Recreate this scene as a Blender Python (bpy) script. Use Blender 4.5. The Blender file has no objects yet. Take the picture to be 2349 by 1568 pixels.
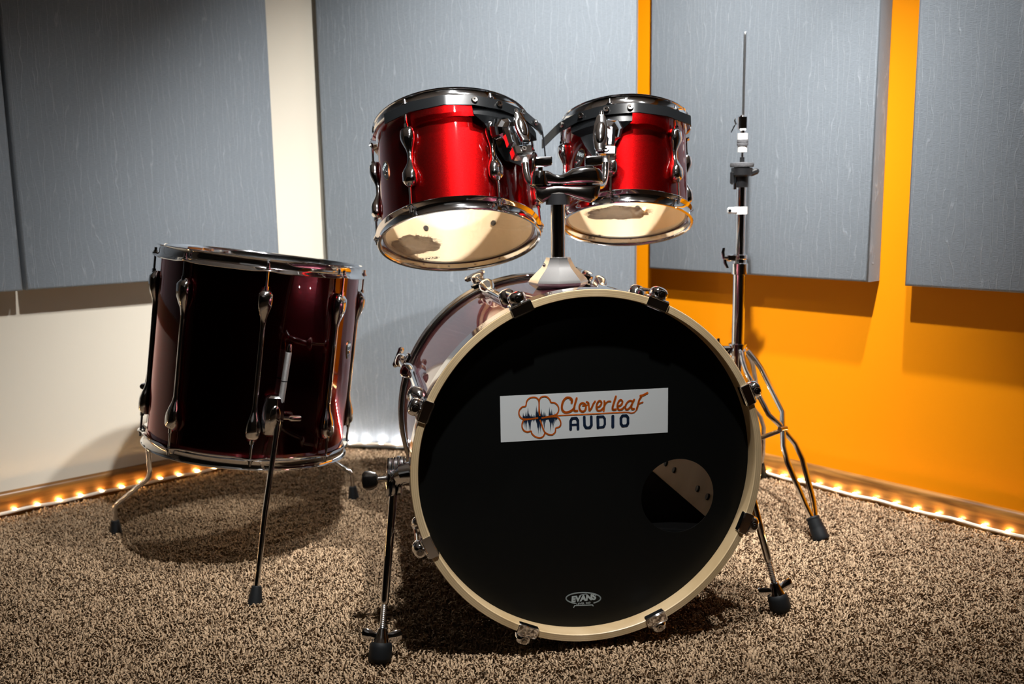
import bpy, math, random
import numpy as np
from mathutils import Matrix, Vector

SC = bpy.context.scene
COL = SC.collection
PI = math.pi
random.seed(7)
RNG = np.random.default_rng(11)

# ------------------------------------------------------------------ camera
W, H, FPX = 2349.0, 1568.0, 2100.0
PITCH, ROLL, CAMH = 0.15673522562, -0.01543185123, 0.746
_cp, _sp, _cr, _sr = math.cos(PITCH), math.sin(PITCH), math.cos(ROLL), math.sin(ROLL)
CF = Vector((0, _cp, -_sp))
_r0, _u0 = Vector((1, 0, 0)), Vector((0, _sp, _cp))
CR = _r0 * _cr + _u0 * _sr
CU = _u0 * _cr - _r0 * _sr
CO = Vector((0, 0, CAMH))
cam = bpy.data.cameras.new('camera')
cam.sensor_width = 36.0
cam.lens = FPX / W * 36.0
cam.clip_start = 0.05
cam.dof.use_dof = True
cam.dof.focus_distance = 1.56
cam.dof.aperture_fstop = 4.5
camo = bpy.data.objects.new('camera', cam)
COL.objects.link(camo)
m = Matrix.Identity(4)
for i in range(3):
    m[i][0] = CR[i]; m[i][1] = CU[i]; m[i][2] = -CF[i]; m[i][3] = CO[i]
camo.matrix_world = m
SC.camera = camo

# ------------------------------------------------------------------ world and exposure
wd = bpy.data.worlds.new('world')
SC.world = wd
wd.use_nodes = True
wd.node_tree.nodes['Background'].inputs[0].default_value = (0.75, 0.85, 1.0, 1)
wd.node_tree.nodes['Background'].inputs[1].default_value = 0.012
SC.view_settings.view_transform = 'Standard'
SC.view_settings.look = 'None'
SC.view_settings.gamma = 1
SC.view_settings.use_curve_mapping = False
SC.view_settings.exposure = -0.12

# ------------------------------------------------------------------ ceiling spot lamps of the room (positions from the double shadows)
def spot(x, y, z, target, power, cone, blend=0.5, color=(1.0, 0.985, 0.96), rad=0.022):
    l = bpy.data.lights.new('ceiling_spot', 'SPOT')
    l.energy = power; l.spot_size = math.radians(cone); l.spot_blend = blend
    l.color = color; l.shadow_soft_size = rad
    o = bpy.data.objects.new('ceiling_spot', l)
    COL.objects.link(o)
    o.location = (x, y, z)
    d = Vector(target) - Vector((x, y, z))
    o.rotation_euler = d.to_track_quat('-Z', 'Y').to_euler()
    return o
SPOTS = [
    (0.28, 1.33, 2.07, (0.10, 2.36, 0.60), 350, 76, .85),
    (0.69, 1.65, 2.07, (0.72, 1.98, 0.00), 220, 49, 1.0),
    (0.05, 0.92, 2.12, (-0.42, 1.80, 0.10), 225, 74, 1.0),
    (0.11, 0.28, 2.07, (-0.12, 1.72, 0.76), 160, 26, 0.8),
]
for s in SPOTS:
    spot(s[0], s[1], s[2], s[3], s[4], s[5], s[6])
# soft light of the room behind the camera
al = bpy.data.lights.new('room_light', 'AREA')
al.energy = 0.4; al.size = 1.2; al.color = (1.0, 0.97, 0.92)
ao = bpy.data.objects.new('room_light', al); COL.objects.link(ao)
ao.location = (-0.3, -0.9, 2.2)
ao.rotation_euler = (Vector((0, 2.0, 0.5)) - Vector(ao.location)).to_track_quat('-Z', 'Y').to_euler()

# ------------------------------------------------------------------ helpers
def ray(px, py):
    return CF + CR * ((px - W / 2) / FPX) - CU * ((py - H / 2) / FPX)
def at(px, py, Y):
    d = ray(px, py); return CO + d * (Y / d.y)
def onplane(px, py, p0, n):
    d = ray(px, py); return CO + d * ((p0 - CO).dot(n) / d.dot(n))

class MB:
    def __init__(s):
        s.v = []; s.f = []; s.m = []; s.mi = 0
    def add(s, vs, fs):
        b = len(s.v); s.v += [tuple(x) for x in vs]
        s.f += [tuple(b + i for i in f) for f in fs]; s.m += [s.mi] * len(fs)
        return s
    def frame(s, a, b):
        d = (b - a).normalized()
        r = Vector((0, 0, 1)) if abs(d.z) < 0.9 else Vector((1, 0, 0))
        x = d.cross(r).normalized(); y = x.cross(d).normalized()
        return x, y, d
    def tube(s, pts, rads, n=14, cap=True):
        pts = [Vector(p) for p in pts]
        if not hasattr(rads, '__len__'): rads = [rads] * len(pts)
        vs = []; fs = []
        x = None
        for i, p in enumerate(pts):
            a = pts[max(i - 1, 0)]; b = pts[min(i + 1, len(pts) - 1)]
            if (b - a).length < 1e-9: b = a + Vector((0, 0, 1e-4))
            d = (b - a).normalized()
            if x is None:
                x, y, d = s.frame(a, b)
            else:
                x = (x - d * x.dot(d)).normalized(); y = x.cross(d)
            for k in range(n):
                t = 2 * PI * k / n
                vs.append(p + (x * math.cos(t) + y * math.sin(t)) * rads[i])
        for i in range(len(pts) - 1):
            for k in range(n):
                k2 = (k + 1) % n
                fs.append((i * n + k, i * n + k2, (i + 1) * n + k2, (i + 1) * n + k))
        if cap:
            fs.append(tuple(range(n))[::-1]); fs.append(tuple((len(pts) - 1) * n + k for k in range(n)))
        return s.add(vs, fs)
    def bend(s, pts, r, rb=0.02, n=14, seg=6):
        """tube through corner points with rounded corners"""
        P = [Vector(p) for p in pts]; out = [P[0]]
        for i in range(1, len(P) - 1):
            a, b, c = P[i - 1], P[i], P[i + 1]
            k = min(rb, (b - a).length * .45, (c - b).length * .45)
            p, q = b + (a - b).normalized() * k, b + (c - b).normalized() * k
            for j in range(seg + 1):
                t = j / seg
                out.append(p * (1 - t) ** 2 + b * 2 * t * (1 - t) + q * t * t)
        out.append(P[-1])
        return s.tube(out, r, n)
    def lathe(s, prof, n=48, z=(0, 0, 0), axis=None, closed=False, a0=0, a1=2 * PI):
        """prof: list of (r,z) about local z (or given axis frame)"""
        o = Vector(z)
        if axis is None: X, Y, Z = Vector((1, 0, 0)), Vector((0, 1, 0)), Vector((0, 0, 1))
        else:
            Z = Vector(axis).normalized(); X, Y, _ = s.frame(Vector((0, 0, 0)), Z)
        full = abs(a1 - a0 - 2 * PI) < 1e-6
        nn = n if full else n + 1
        vs = []; fs = []
        for i in range(nn):
            t = a0 + (a1 - a0) * i / n
            e = X * math.cos(t) + Y * math.sin(t)
            for r, h in prof: vs.append(o + e * r + Z * h)
        m_ = len(prof)
        for i in range(n):
            j = (i + 1) % nn
            for k in range(m_ if closed else m_ - 1):
                k2 = (k + 1) % m_
                fs.append((i * m_ + k, j * m_ + k, j * m_ + k2, i * m_ + k2))
        if not full and closed:
            fs.append(tuple(range(m_))); fs.append(tuple((nn - 1) * m_ + k for k in range(m_))[::-1])
        return s.add(vs, fs)
    def box(s, c, size, R=None, bev=0.0):
        c = Vector(c); hx, hy, hz = [q / 2 for q in size]
        R = R or Matrix.Identity(3)
        if bev <= 0:
            vs = [c + R @ Vector((sx * hx, sy * hy, sz * hz)) for sx in (-1, 1) for sy in (-1, 1) for sz in (-1, 1)]
            fs = [(0, 1, 3, 2), (4, 6, 7, 5), (0, 4, 5, 1), (2, 3, 7, 6), (0, 2, 6, 4), (1, 5, 7, 3)]
            return s.add(vs, fs)
        b = min(bev, hx * .9, hy * .9, hz * .9)
        # chamfered box: octagonal profile in xy, insets at z ends
        def ring(z, k):
            x, y = hx - k, hy - k; q = max(b - k * .3, 1e-5)
            return [(x - q, -y, z), (x, -y + q, z), (x, y - q, z), (x - q, y, z), (-x + q, y, z), (-x, y - q, z), (-x, -y + q, z), (-x + q, -y, z)]
        rs = [ring(-hz, b), ring(-hz + b, 0), ring(hz - b, 0), ring(hz, b)]
        vs = [c + R @ Vector(p) for r in rs for p in r]; fs = []
        for i in range(3):
            for k in range(8): fs.append((i * 8 + k, i * 8 + (k + 1) % 8, (i + 1) * 8 + (k + 1) % 8, (i + 1) * 8 + k))
        fs.append(tuple(range(8))[::-1]); fs.append(tuple(24 + k for k in range(8)))
        return s.add(vs, fs)
    def loft(s, secs, n=16, power=2.0):
        """secs: list of (center, X, Y, wx, wy); superellipse rings"""
        vs = []; fs = []
        for c, X, Y, wx, wy in secs:
            for k in range(n):
                t = 2 * PI * k / n; ct, st = math.cos(t), math.sin(t)
                e = 2.0 / power
                vs.append(Vector(c) + X * (wx * math.copysign(abs(ct) ** e, ct)) + Y * (wy * math.copysign(abs(st) ** e, st)))
        for i in range(len(secs) - 1):
            for k in range(n):
                k2 = (k + 1) % n
                fs.append((i * n + k, i * n + k2, (i + 1) * n + k2, (i + 1) * n + k))
        fs.append(tuple(range(n))[::-1]); fs.append(tuple((len(secs) - 1) * n + k for k in range(n)))
        return s.add(vs, fs)
    def ball(s, c, r, n=14, sc=(1, 1, 1), R=None):
        c = Vector(c); vs = []; fs = []; k = n // 2; R = R or Matrix.Identity(3)
        for i in range(k + 1):
            p = PI * i / k
            for j in range(n):
                t = 2 * PI * j / n
                vs.append(c + R @ Vector((math.sin(p) * math.cos(t) * r * sc[0], math.sin(p) * math.sin(t) * r * sc[1], math.cos(p) * r * sc[2])))
        for i in range(k):
            for j in range(n):
                j2 = (j + 1) % n; fs.append((i * n + j, (i + 1) * n + j, (i + 1) * n + j2, i * n + j2))
        return s.add(vs, fs)
    def xf(s, M):
        s.v = [tuple(M @ Vector(p)) for p in s.v]; return s

def obj(name, mb, mat, parent=None, smooth=35, label=None):
    me = bpy.data.meshes.new(name)
    me.from_pydata(mb.v, [], mb.f)
    mats = mat if isinstance(mat, (list, tuple)) else [mat]
    for x in mats: me.materials.append(x)
    if len(mats) > 1: me.polygons.foreach_set('material_index', mb.m)
    import bmesh
    bm = bmesh.new(); bm.from_mesh(me)
    bmesh.ops.remove_doubles(bm, verts=bm.verts, dist=1e-6)
    bmesh.ops.recalc_face_normals(bm, faces=bm.faces)
    bm.to_mesh(me); bm.free()
    if smooth:
        me.shade_smooth()
        me.set_sharp_from_angle(angle=math.radians(smooth))
    o = bpy.data.objects.new(name, me); COL.objects.link(o)
    if parent is not None: o.parent = parent
    if label: o['label'] = label
    return o
def tag(o, label, cat, group=None, kind=None):
    o['label'] = label; o['category'] = cat
    if group: o['group'] = group
    if kind: o['kind'] = kind
    return o
def root(name, M):
    o = bpy.data.objects.new(name, None); COL.objects.link(o)
    o.empty_display_size = 0.05
    o.matrix_world = M
    return o
def struct(o):
    o['kind'] = 'structure'; return o

# ------------------------------------------------------------------ materials
def new(name):
    ma = bpy.data.materials.new(name); ma.use_nodes = True
    nt = ma.node_tree; nt.nodes.clear()
    out = nt.nodes.new('ShaderNodeOutputMaterial')
    return ma, nt, out
def N(nt, t, **k):
    n = nt.nodes.new(t)
    for a, b in k.items():
        if a in n.inputs.keys() if hasattr(n.inputs, 'keys') else False: n.inputs[a].default_value = b
        else: setattr(n, a, b)
    return n
def pbr(name, col, rough=.5, metal=0., coat=0., coatr=.03, spec=.5, bump=None, emis=None, es=0):
    ma, nt, out = new(name)
    p = nt.nodes.new('ShaderNodeBsdfPrincipled')
    p.inputs['Base Color'].default_value = (*col, 1)
    p.inputs['Roughness'].default_value = rough
    p.inputs['Metallic'].default_value = metal
    p.inputs['Coat Weight'].default_value = coat
    p.inputs['Coat Roughness'].default_value = coatr
    p.inputs['Specular IOR Level'].default_value = spec
    if emis:
        p.inputs['Emission Color'].default_value = (*emis, 1); p.inputs['Emission Strength'].default_value = es
    nt.links.new(p.outputs[0], out.inputs[0])
    if bump:
        n = nt.nodes.new('ShaderNodeTexNoise'); n.inputs['Scale'].default_value = bump[0]; n.inputs['Detail'].default_value = 3
        tc = nt.nodes.new('ShaderNodeTexCoord'); nt.links.new(tc.outputs['Object'], n.inputs['Vector'])
        b = nt.nodes.new('ShaderNodeBump'); b.inputs['Strength'].default_value = bump[1]; b.inputs['Distance'].default_value = bump[2]
        nt.links.new(n.outputs[0], b.inputs['Height']); nt.links.new(b.outputs[0], p.inputs['Normal'])
    return ma
CHROME = pbr('chrome', (.82, .83, .85), .07, 1.0, bump=(60, .05, .0006))
CHROME2 = pbr('dark_chrome', (.42, .39, .36), .16, 1.0)
SATIN = pbr('satin_chrome', (.78, .77, .76), .26, 1.0)
STEEL = pbr('steel_rod', (.6, .6, .6), .25, 1.0)
KNURL = pbr('knurled_steel', (.5, .5, .5), .45, 1.0, bump=(900, .8, .0006))
BLACKM = pbr('black_powder_coated_metal', (.004, .0045, .005), .24, 0., spec=.3)
RUBBER = pbr('black_rubber', (.005, .006, .007), .6, spec=.2)
PLAST = pbr('black_plastic', (.01, .01, .011), .4)
WHITEP = pbr('white_plastic', (.75, .75, .73), .35)
FELT = pbr('grey_felt', (.10, .10, .105), .95, bump=(400, .6, .002))
GOLDB = pbr('badge_gold', (.42, .27, .12), .3, 1.0)
BADGE = pbr('badge_black', (.012, .010, .010), .25, 0.2, coat=.5)
STICKER = pbr('sticker_white', (.62, .655, .67), .5)
ORANGEINK = pbr('orange_ink', (.72, .15, .006), .5)
NAVYINK = pbr('navy_ink', (.004, .016, .045), .5)
SILVERINK = pbr('silver_ink', (.36, .42, .43), .5)
BLACKINK = pbr('black_ink', (.01, .01, .01), .5)
HEADBLACK = pbr('black_drum_film', (.0025, .003, .003), .42, spec=.22)
def wadding():
    ma, nt, out = new('grey_wadding')
    d = nt.nodes.new('ShaderNodeBsdfDiffuse'); d.inputs[0].default_value = (.40, .33, .28, 1)
    t = nt.nodes.new('ShaderNodeBsdfTranslucent'); t.inputs[0].default_value = (.42, .34, .28, 1)
    tc = nt.nodes.new('ShaderNodeTexCoord'); n = nt.nodes.new('ShaderNodeTexNoise'); n.inputs['Scale'].default_value = 60; n.inputs['Detail'].default_value = 6
    b = nt.nodes.new('ShaderNodeBump'); b.inputs['Strength'].default_value = .8; b.inputs['Distance'].default_value = .006
    nt.links.new(tc.outputs['Object'], n.inputs[0]); nt.links.new(n.outputs[0], b.inputs['Height'])
    nt.links.new(b.outputs[0], d.inputs['Normal']); nt.links.new(b.outputs[0], t.inputs['Normal'])
    m = nt.nodes.new('ShaderNodeMixShader'); m.inputs[0].default_value = .6
    nt.links.new(d.outputs[0], m.inputs[1]); nt.links.new(t.outputs[0], m.inputs[2])
    tr = nt.nodes.new('ShaderNodeBsdfTransparent'); m2 = nt.nodes.new('ShaderNodeMixShader'); m2.inputs[0].default_value = .32
    nt.links.new(m.outputs[0], m2.inputs[1]); nt.links.new(tr.outputs[0], m2.inputs[2])
    nt.links.new(m2.outputs[0], out.inputs[0]); return ma
FLUFF = wadding()
CREAM = pbr('cream_wall_paint', (.70, .645, .54), .7, bump=(260, .12, .001))
ORANGE = pbr('orange_wall_paint', (.84, .27, .0), .6, spec=.15, bump=(260, .12, .001))
CEIL = pbr('ceiling_paint', (.65, .65, .65), .9)
PILLOW = pbr('black_cushion_cloth', (.002, .002, .002), .95, spec=.04)
LEDM = pbr('led_glow', (1, .8, .5), .5, emis=(1.0, .62, .26), es=150)
LEDMC = pbr('led_glow_by_panel', (1, .9, .8), .5, emis=(1.0, .93, .88), es=330)
TUBE = pbr('led_strip_plastic', (.75, .68, .58), .3)

def lacquer(name, base, rough=.33, grain=False, metal=1.0):
    ma, nt, out = new(name)
    p = nt.nodes.new('ShaderNodeBsdfPrincipled')
    p.inputs['Metallic'].default_value = metal
    p.inputs['Specular Tint'].default_value = (1.0, .10, .10, 1)
    p.inputs['Roughness'].default_value = rough
    p.inputs['Coat Weight'].default_value = 1.0
    p.inputs['Coat Roughness'].default_value = .02
    p.inputs['Coat IOR'].default_value = 1.55
    tc = nt.nodes.new('ShaderNodeTexCoord')
    n = nt.nodes.new('ShaderNodeTexNoise')
    mp = nt.nodes.new('ShaderNodeMapping')
    mp.inputs['Scale'].default_value = (1, 1, 1) if not grain else (1, .06, 1)
    nt.links.new(tc.outputs['Object'], mp.inputs[0]); nt.links.new(mp.outputs[0], n.inputs[0])
    n.inputs['Scale'].default_value = 900 if not grain else 240
    n.inputs['Detail'].default_value = 2
    r = nt.nodes.new('ShaderNodeValToRGB')
    r.color_ramp.elements[0].position = .35; r.color_ramp.elements[1].position = .7
    r.color_ramp.elements[0].color = (*[c * .7 for c in base], 1)
    r.color_ramp.elements[1].color = (*[min(1, c * 1.5) for c in base], 1)
    nt.links.new(n.outputs[0], r.inputs[0]); nt.links.new(r.outputs[0], p.inputs['Base Color'])
    # fine scratches in the clear coat
    v = nt.nodes.new('ShaderNodeTexNoise'); v.inputs['Scale'].default_value = 14; v.inputs['Detail'].default_value = 4
    nt.links.new(tc.outputs['Object'], v.inputs[0])
    b = nt.nodes.new('ShaderNodeBump'); b.inputs['Strength'].default_value = .03; b.inputs['Distance'].default_value = .002
    nt.links.new(v.outputs[0], b.inputs['Height']); nt.links.new(b.outputs[0], p.inputs['Coat Normal'])
    nt.links.new(p.outputs[0], out.inputs[0])
    return ma
RED = lacquer('red_sparkle_lacquer', (.085, .0006, .0008), .36)
WINE = lacquer('wine_red_lacquer', (.030, .008, .014), .40, grain=True, metal=.6)
INLAY = pbr('glossy_dark_inlay', (.10, .06, .06), .10, .8, coat=1.0)
RED_SHADED = lacquer('shaded_red_lacquer', (.045, .0010, .002), .18)  # kit's red lacquer, darkened and glossier: floor tom's shaded look put into colour

def wood(name, c1, c2, axis='Z', scale=9, rough=.45, stretch=.08, ply=None):
    ma, nt, out = new(name)
    p = nt.nodes.new('ShaderNodeBsdfPrincipled'); p.inputs['Roughness'].default_value = rough
    tc = nt.nodes.new('ShaderNodeTexCoord'); mp = nt.nodes.new('ShaderNodeMapping')
    mp.inputs['Scale'].default_value = {'Z': (1, 1, stretch), 'X': (stretch, 1, 1), 'Y': (1, stretch, 1)}[axis]
    n = nt.nodes.new('ShaderNodeTexNoise'); n.inputs['Scale'].default_value = scale; n.inputs['Detail'].default_value = 6
    n.inputs['Distortion'].default_value = .6
    nt.links.new(tc.outputs['Object'], mp.inputs[0]); nt.links.new(mp.outputs[0], n.inputs[0])
    r = nt.nodes.new('ShaderNodeValToRGB')
    r.color_ramp.elements[0].position = .32; r.color_ramp.elements[1].position = .68
    r.color_ramp.elements[0].color = (*c1, 1); r.color_ramp.elements[1].color = (*c2, 1)
    nt.links.new(n.outputs[0], r.inputs[0])
    last = r.outputs[0]
    if ply:
        # plies seen on the hoop's edge: rings of darker glue lines by radius
        sx = nt.nodes.new('ShaderNodeSeparateXYZ'); nt.links.new(tc.outputs['Object'], sx.inputs[0])
        def mth(op, a, b=None):
            q = nt.nodes.new('ShaderNodeMath'); q.operation = op
            for i, w in enumerate((a, b)):
                if w is None: continue
                if isinstance(w, (int, float)): q.inputs[i].default_value = w
                else: nt.links.new(w, q.inputs[i])
            return q.outputs[0]
        rr = mth('SQRT', mth('ADD', mth('MULTIPLY', sx.outputs[0], sx.outputs[0]), mth('MULTIPLY', sx.outputs[2], sx.outputs[2])))
        w = mth('SINE', mth('MULTIPLY', rr, 2 * PI / ply))
        k = mth('GREATER_THAN', w, .72)
        k = mth('MULTIPLY', k, .45)
        mx = nt.nodes.new('ShaderNodeMixRGB'); mx.inputs[2].default_value = (c1[0] * .55, c1[1] * .5, c1[2] * .45, 1)
        nt.links.new(k, mx.inputs[0]); nt.links.new(last, mx.inputs[1]); last = mx.outputs[0]
    nt.links.new(last, p.inputs['Base Color'])
    nt.links.new(p.outputs[0], out.inputs[0])
    return ma
MAPLE = wood('maple_hoop', (.50, .36, .19), (.66, .51, .31), 'Z', 14, .35, .25, ply=.0030)
INNER = wood('birch_shell_inside', (.60, .45, .27), (.72, .56, .37), 'Z', 10, .5, .1)
BOARD = wood('baseboard_wood', (.11, .040, .006), (.38, .17, .035), 'X', 60, .35, .10)

def film(name, col, trans, gloss=.10, diff=.12, rough=.03):
    ma, nt, out = new(name)
    t = nt.nodes.new('ShaderNodeBsdfTransparent'); t.inputs[0].default_value = (*[1 - (1 - c) * .3 for c in col], 1)
    g = nt.nodes.new('ShaderNodeBsdfGlossy'); g.inputs['Roughness'].default_value = rough
    d = nt.nodes.new('ShaderNodeBsdfTranslucent'); d.inputs[0].default_value = (*col, 1)
    d2 = nt.nodes.new('ShaderNodeBsdfDiffuse'); d2.inputs[0].default_value = (*col, 1)
    md = nt.nodes.new('ShaderNodeMixShader'); md.inputs[0].default_value = .22
    nt.links.new(d.outputs[0], md.inputs[1]); nt.links.new(d2.outputs[0], md.inputs[2])
    m1 = nt.nodes.new('ShaderNodeMixShader'); m1.inputs[0].default_value = 1 - trans
    nt.links.new(t.outputs[0], m1.inputs[1]); nt.links.new(md.outputs[0], m1.inputs[2])
    fr = nt.nodes.new('ShaderNodeFresnel'); fr.inputs[0].default_value = 1.5
    m2 = nt.nodes.new('ShaderNodeMixShader')
    nt.links.new(fr.outputs[0], m2.inputs[0]); nt.links.new(m1.outputs[0], m2.inputs[1]); nt.links.new(g.outputs[0], m2.inputs[2])
    # the film counts once: light leaving through its far side passes freely
    ge = nt.nodes.new('ShaderNodeNewGeometry'); t2_ = nt.nodes.new('ShaderNodeBsdfTransparent'); m3 = nt.nodes.new('ShaderNodeMixShader')
    nt.links.new(ge.outputs['Backfacing'], m3.inputs[0]); nt.links.new(m2.outputs[0], m3.inputs[1]); nt.links.new(t2_.outputs[0], m3.inputs[2])
    nt.links.new(m3.outputs[0], out.inputs[0])
    return ma
CLEAR = film('clear_drum_film', (.95, .93, .88), .93)
BATTER = film('grey_batter_film', (.60, .55, .48), .05, rough=.4)
HALF = film('smoky_drum_film', (.93, .90, .84), .48)
COATED = film('coated_drum_film', (.93, .90, .84), .22, rough=.4)

def fabric(name, base, line):
    """grey upholstery: fine weave and thin pale wandering vertical threads"""
    ma, nt, out = new(name)
    L = nt.links
    p = nt.nodes.new('ShaderNodeBsdfPrincipled'); p.inputs['Roughness'].default_value = .8
    p.inputs['Specular IOR Level'].default_value = .35
    p.inputs['Sheen Weight'].default_value = .15
    tc = nt.nodes.new('ShaderNodeTexCoord')
    sx = nt.nodes.new('ShaderNodeSeparateXYZ'); L.new(tc.outputs['Object'], sx.inputs[0])
    def mth(op, a, b=None, c=None):
        q = nt.nodes.new('ShaderNodeMath'); q.operation = op
        for i, w in enumerate((a, b, c)):
            if w is None: continue
            if isinstance(w, (int, float)): q.inputs[i].default_value = w
            else: L.new(w, q.inputs[i])
        return q.outputs[0]
    def noise(sxyz, scale, detail=2):
        mp = nt.nodes.new('ShaderNodeMapping'); mp.inputs['Scale'].default_value = sxyz
        n = nt.nodes.new('ShaderNodeTexNoise'); n.inputs['Scale'].default_value = scale; n.inputs['Detail'].default_value = detail
        L.new(tc.outputs['Object'], mp.inputs[0]); L.new(mp.outputs[0], n.inputs[0]); return n.outputs[0]
    total = None
    for freq, amp, off, sc in ((66, 2.3, 0.0, 1.0), (47, 2.8, .37, .8)):
        u = mth('ADD', mth('MULTIPLY', sx.outputs[0], freq), mth('MULTIPLY', noise((.9, 1, .30 * sc), 24, 3), amp))
        u = mth('ADD', u, off)
        fr = mth('ABSOLUTE', mth('SUBTRACT', mth('FRACT', u), .5))
        ln = mth('SUBTRACT', 1.0, mth('MULTIPLY', fr, 1 / .06)); ln = mth('MAXIMUM', ln, 0.0)
        br = noise((1, 1, .5), 40 + 20 * off, 3)
        br = mth('MINIMUM', mth('MAXIMUM', mth('MULTIPLY', mth('SUBTRACT', br, .38), 5.0), 0.15), 1.0)
        ln = mth('MULTIPLY', ln, br)
        total = ln if total is None else mth('MAXIMUM', total, ln)
    weave = noise((.35, 1, 3.2), 330, 2)
    mx = nt.nodes.new('ShaderNodeMixRGB'); mx.inputs[1].default_value = (*[c * .72 for c in base], 1); mx.inputs[2].default_value = (*[c * 1.3 for c in base], 1)
    L.new(weave, mx.inputs[0])
    m2 = nt.nodes.new('ShaderNodeMixRGB'); m2.inputs[2].default_value = (*line, 1)
    L.new(mth('MULTIPLY', total, .34), m2.inputs[0]); L.new(mx.outputs[0], m2.inputs[1])
    L.new(m2.outputs[0], p.inputs['Base Color'])
    b = nt.nodes.new('ShaderNodeBump'); b.inputs['Strength'].default_value = .5; b.inputs['Distance'].default_value = .0012
    L.new(mth('ADD', weave, total), b.inputs['Height']); L.new(b.outputs[0], p.inputs['Normal'])
    L.new(p.outputs[0], out.inputs[0])
    return ma
GREYFAB = fabric('grey_threaded_fabric', (.185, .212, .240), (.42, .46, .50))

def carpetm():
    ma, nt, out = new('shag_carpet_yarn')
    L = nt.links
    p = nt.nodes.new('ShaderNodeBsdfPrincipled'); p.inputs['Roughness'].default_value = .9
    p.inputs['Specular IOR Level'].default_value = .2
    tc = nt.nodes.new('ShaderNodeTexCoord')
    n = nt.nodes.new('ShaderNodeTexNoise'); n.inputs['Scale'].default_value = 130; n.inputs['Detail'].default_value = 3
    L.new(tc.outputs['Object'], n.inputs[0])
    r = nt.nodes.new('ShaderNodeValToRGB')
    r.color_ramp.elements[0].position = .3; r.color_ramp.elements[1].position = .7
    r.color_ramp.elements[0].color = (.31, .205, .120, 1); r.color_ramp.elements[1].color = (.53, .385, .250, 1)
    L.new(n.outputs[0], r.inputs[0]); L.new(r.outputs[0], p.inputs['Base Color'])
    L.new(p.outputs[0], out.inputs[0])
    return ma
YARN = carpetm()
BACKING = pbr('carpet_backing', (.16, .11, .07), 1.0)

# ------------------------------------------------------------------ room
NL = Vector((0.65770583, -0.75327488, 0)); OL = -2.42832340
NR = Vector((-0.75472779, -0.65603807, 0)); OR = -2.06528610
CORNER = Vector((-0.03734458, 3.19108168, 0))
DL = Vector((-0.75327488, -0.65770583, 0))      # along left wall, away from the corner
DR = Vector((0.65603807, -0.75472779, 0))       # along right wall, away from the corner
ZC = 2.35; ZF = -0.012
def basis(X, Y, o):
    Z = X.cross(Y); M = Matrix.Identity(4)
    for i in range(3): M[i][0], M[i][1], M[i][2], M[i][3] = X[i], Y[i], Z[i], o[i]
    return M
UP = Vector((0, 0, 1))
LL, LR = 4.6, 4.4
def wall(name, a, b, n, mat, t=.08):
    mb = MB()
    vs = [a, b, b - n * t, a - n * t]
    P = [v + UP * z for z in (ZF - .05, ZC) for v in vs]
    mb.add(P, [(0, 1, 5, 4), (2, 3, 7, 6), (0, 3, 2, 1), (4, 5, 6, 7), (1, 2, 6, 5), (0, 4, 7, 3)])
    return struct(obj(name, mb, mat, smooth=0))
cL, cR = CORNER + DL * LL, CORNER + DR * LR
cB = CORNER + DL * LL + DR * LR
wall('wall_left', CORNER, cL, NL, CREAM)
wall('wall_right', CORNER, cR, NR, ORANGE)
DARKW = pbr('dim_wall_paint', (.10, .095, .085), .9)
wall('wall_back', cL, cB, -DR.normalized() * 1.0, DARKW)
wall('wall_front', cR, cB, -DL.normalized() * 1.0, DARKW)
mb = MB(); mb.add([p + UP * z for z in (ZF, ZF - .05) for p in (CORNER, cL, cB, cR)],
    [(0, 1, 2, 3), (7, 6, 5, 4), (0, 4, 5, 1), (1, 5, 6, 2), (2, 6, 7, 3), (3, 7, 4, 0)])
struct(obj('floor', mb, BACKING, smooth=0))
mb = MB(); mb.add([p + UP * z for z in (ZC, ZC + .06) for p in (CORNER, cL, cB, cR)],
    [(3, 2, 1, 0), (4, 5, 6, 7), (0, 1, 5, 4), (1, 2, 6, 5), (2, 3, 7, 6), (3, 0, 4, 7)])
struct(obj('ceiling', mb, CEIL, smooth=0))
def baseboard(name, o, d, n, length):
    # rounded top wooden board, built along local x
    M = basis(d, n, o)
    if M[2][2] < 0: M = basis(-d, n, o + d * length)
    prof = [(0, ZF), (.013, ZF), (.013, .044), (.0115, .053), (.008, .058), (.003, .060), (0, .060)]
    mb = MB(); k = len(prof); S = 40
    vs = [(length * i / S, y, z) for i in range(S + 1) for y, z in prof]
    fs = [(i * k + j, (i + 1) * k + j, (i + 1) * k + (j + 1) % k, i * k + (j + 1) % k) for i in range(S) for j in range(k)]
    fs += [tuple(range(k)), tuple(S * k + j for j in range(k))[::-1]]
    mb.add(vs, fs)
    ob = obj(name, mb, BOARD, smooth=40); ob.matrix_world = M
    return struct(ob)
baseboard('baseboard_left', CORNER, DL, NL, 4.5)
baseboard('baseboard_right', CORNER, DR, NR, 4.3)

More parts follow.
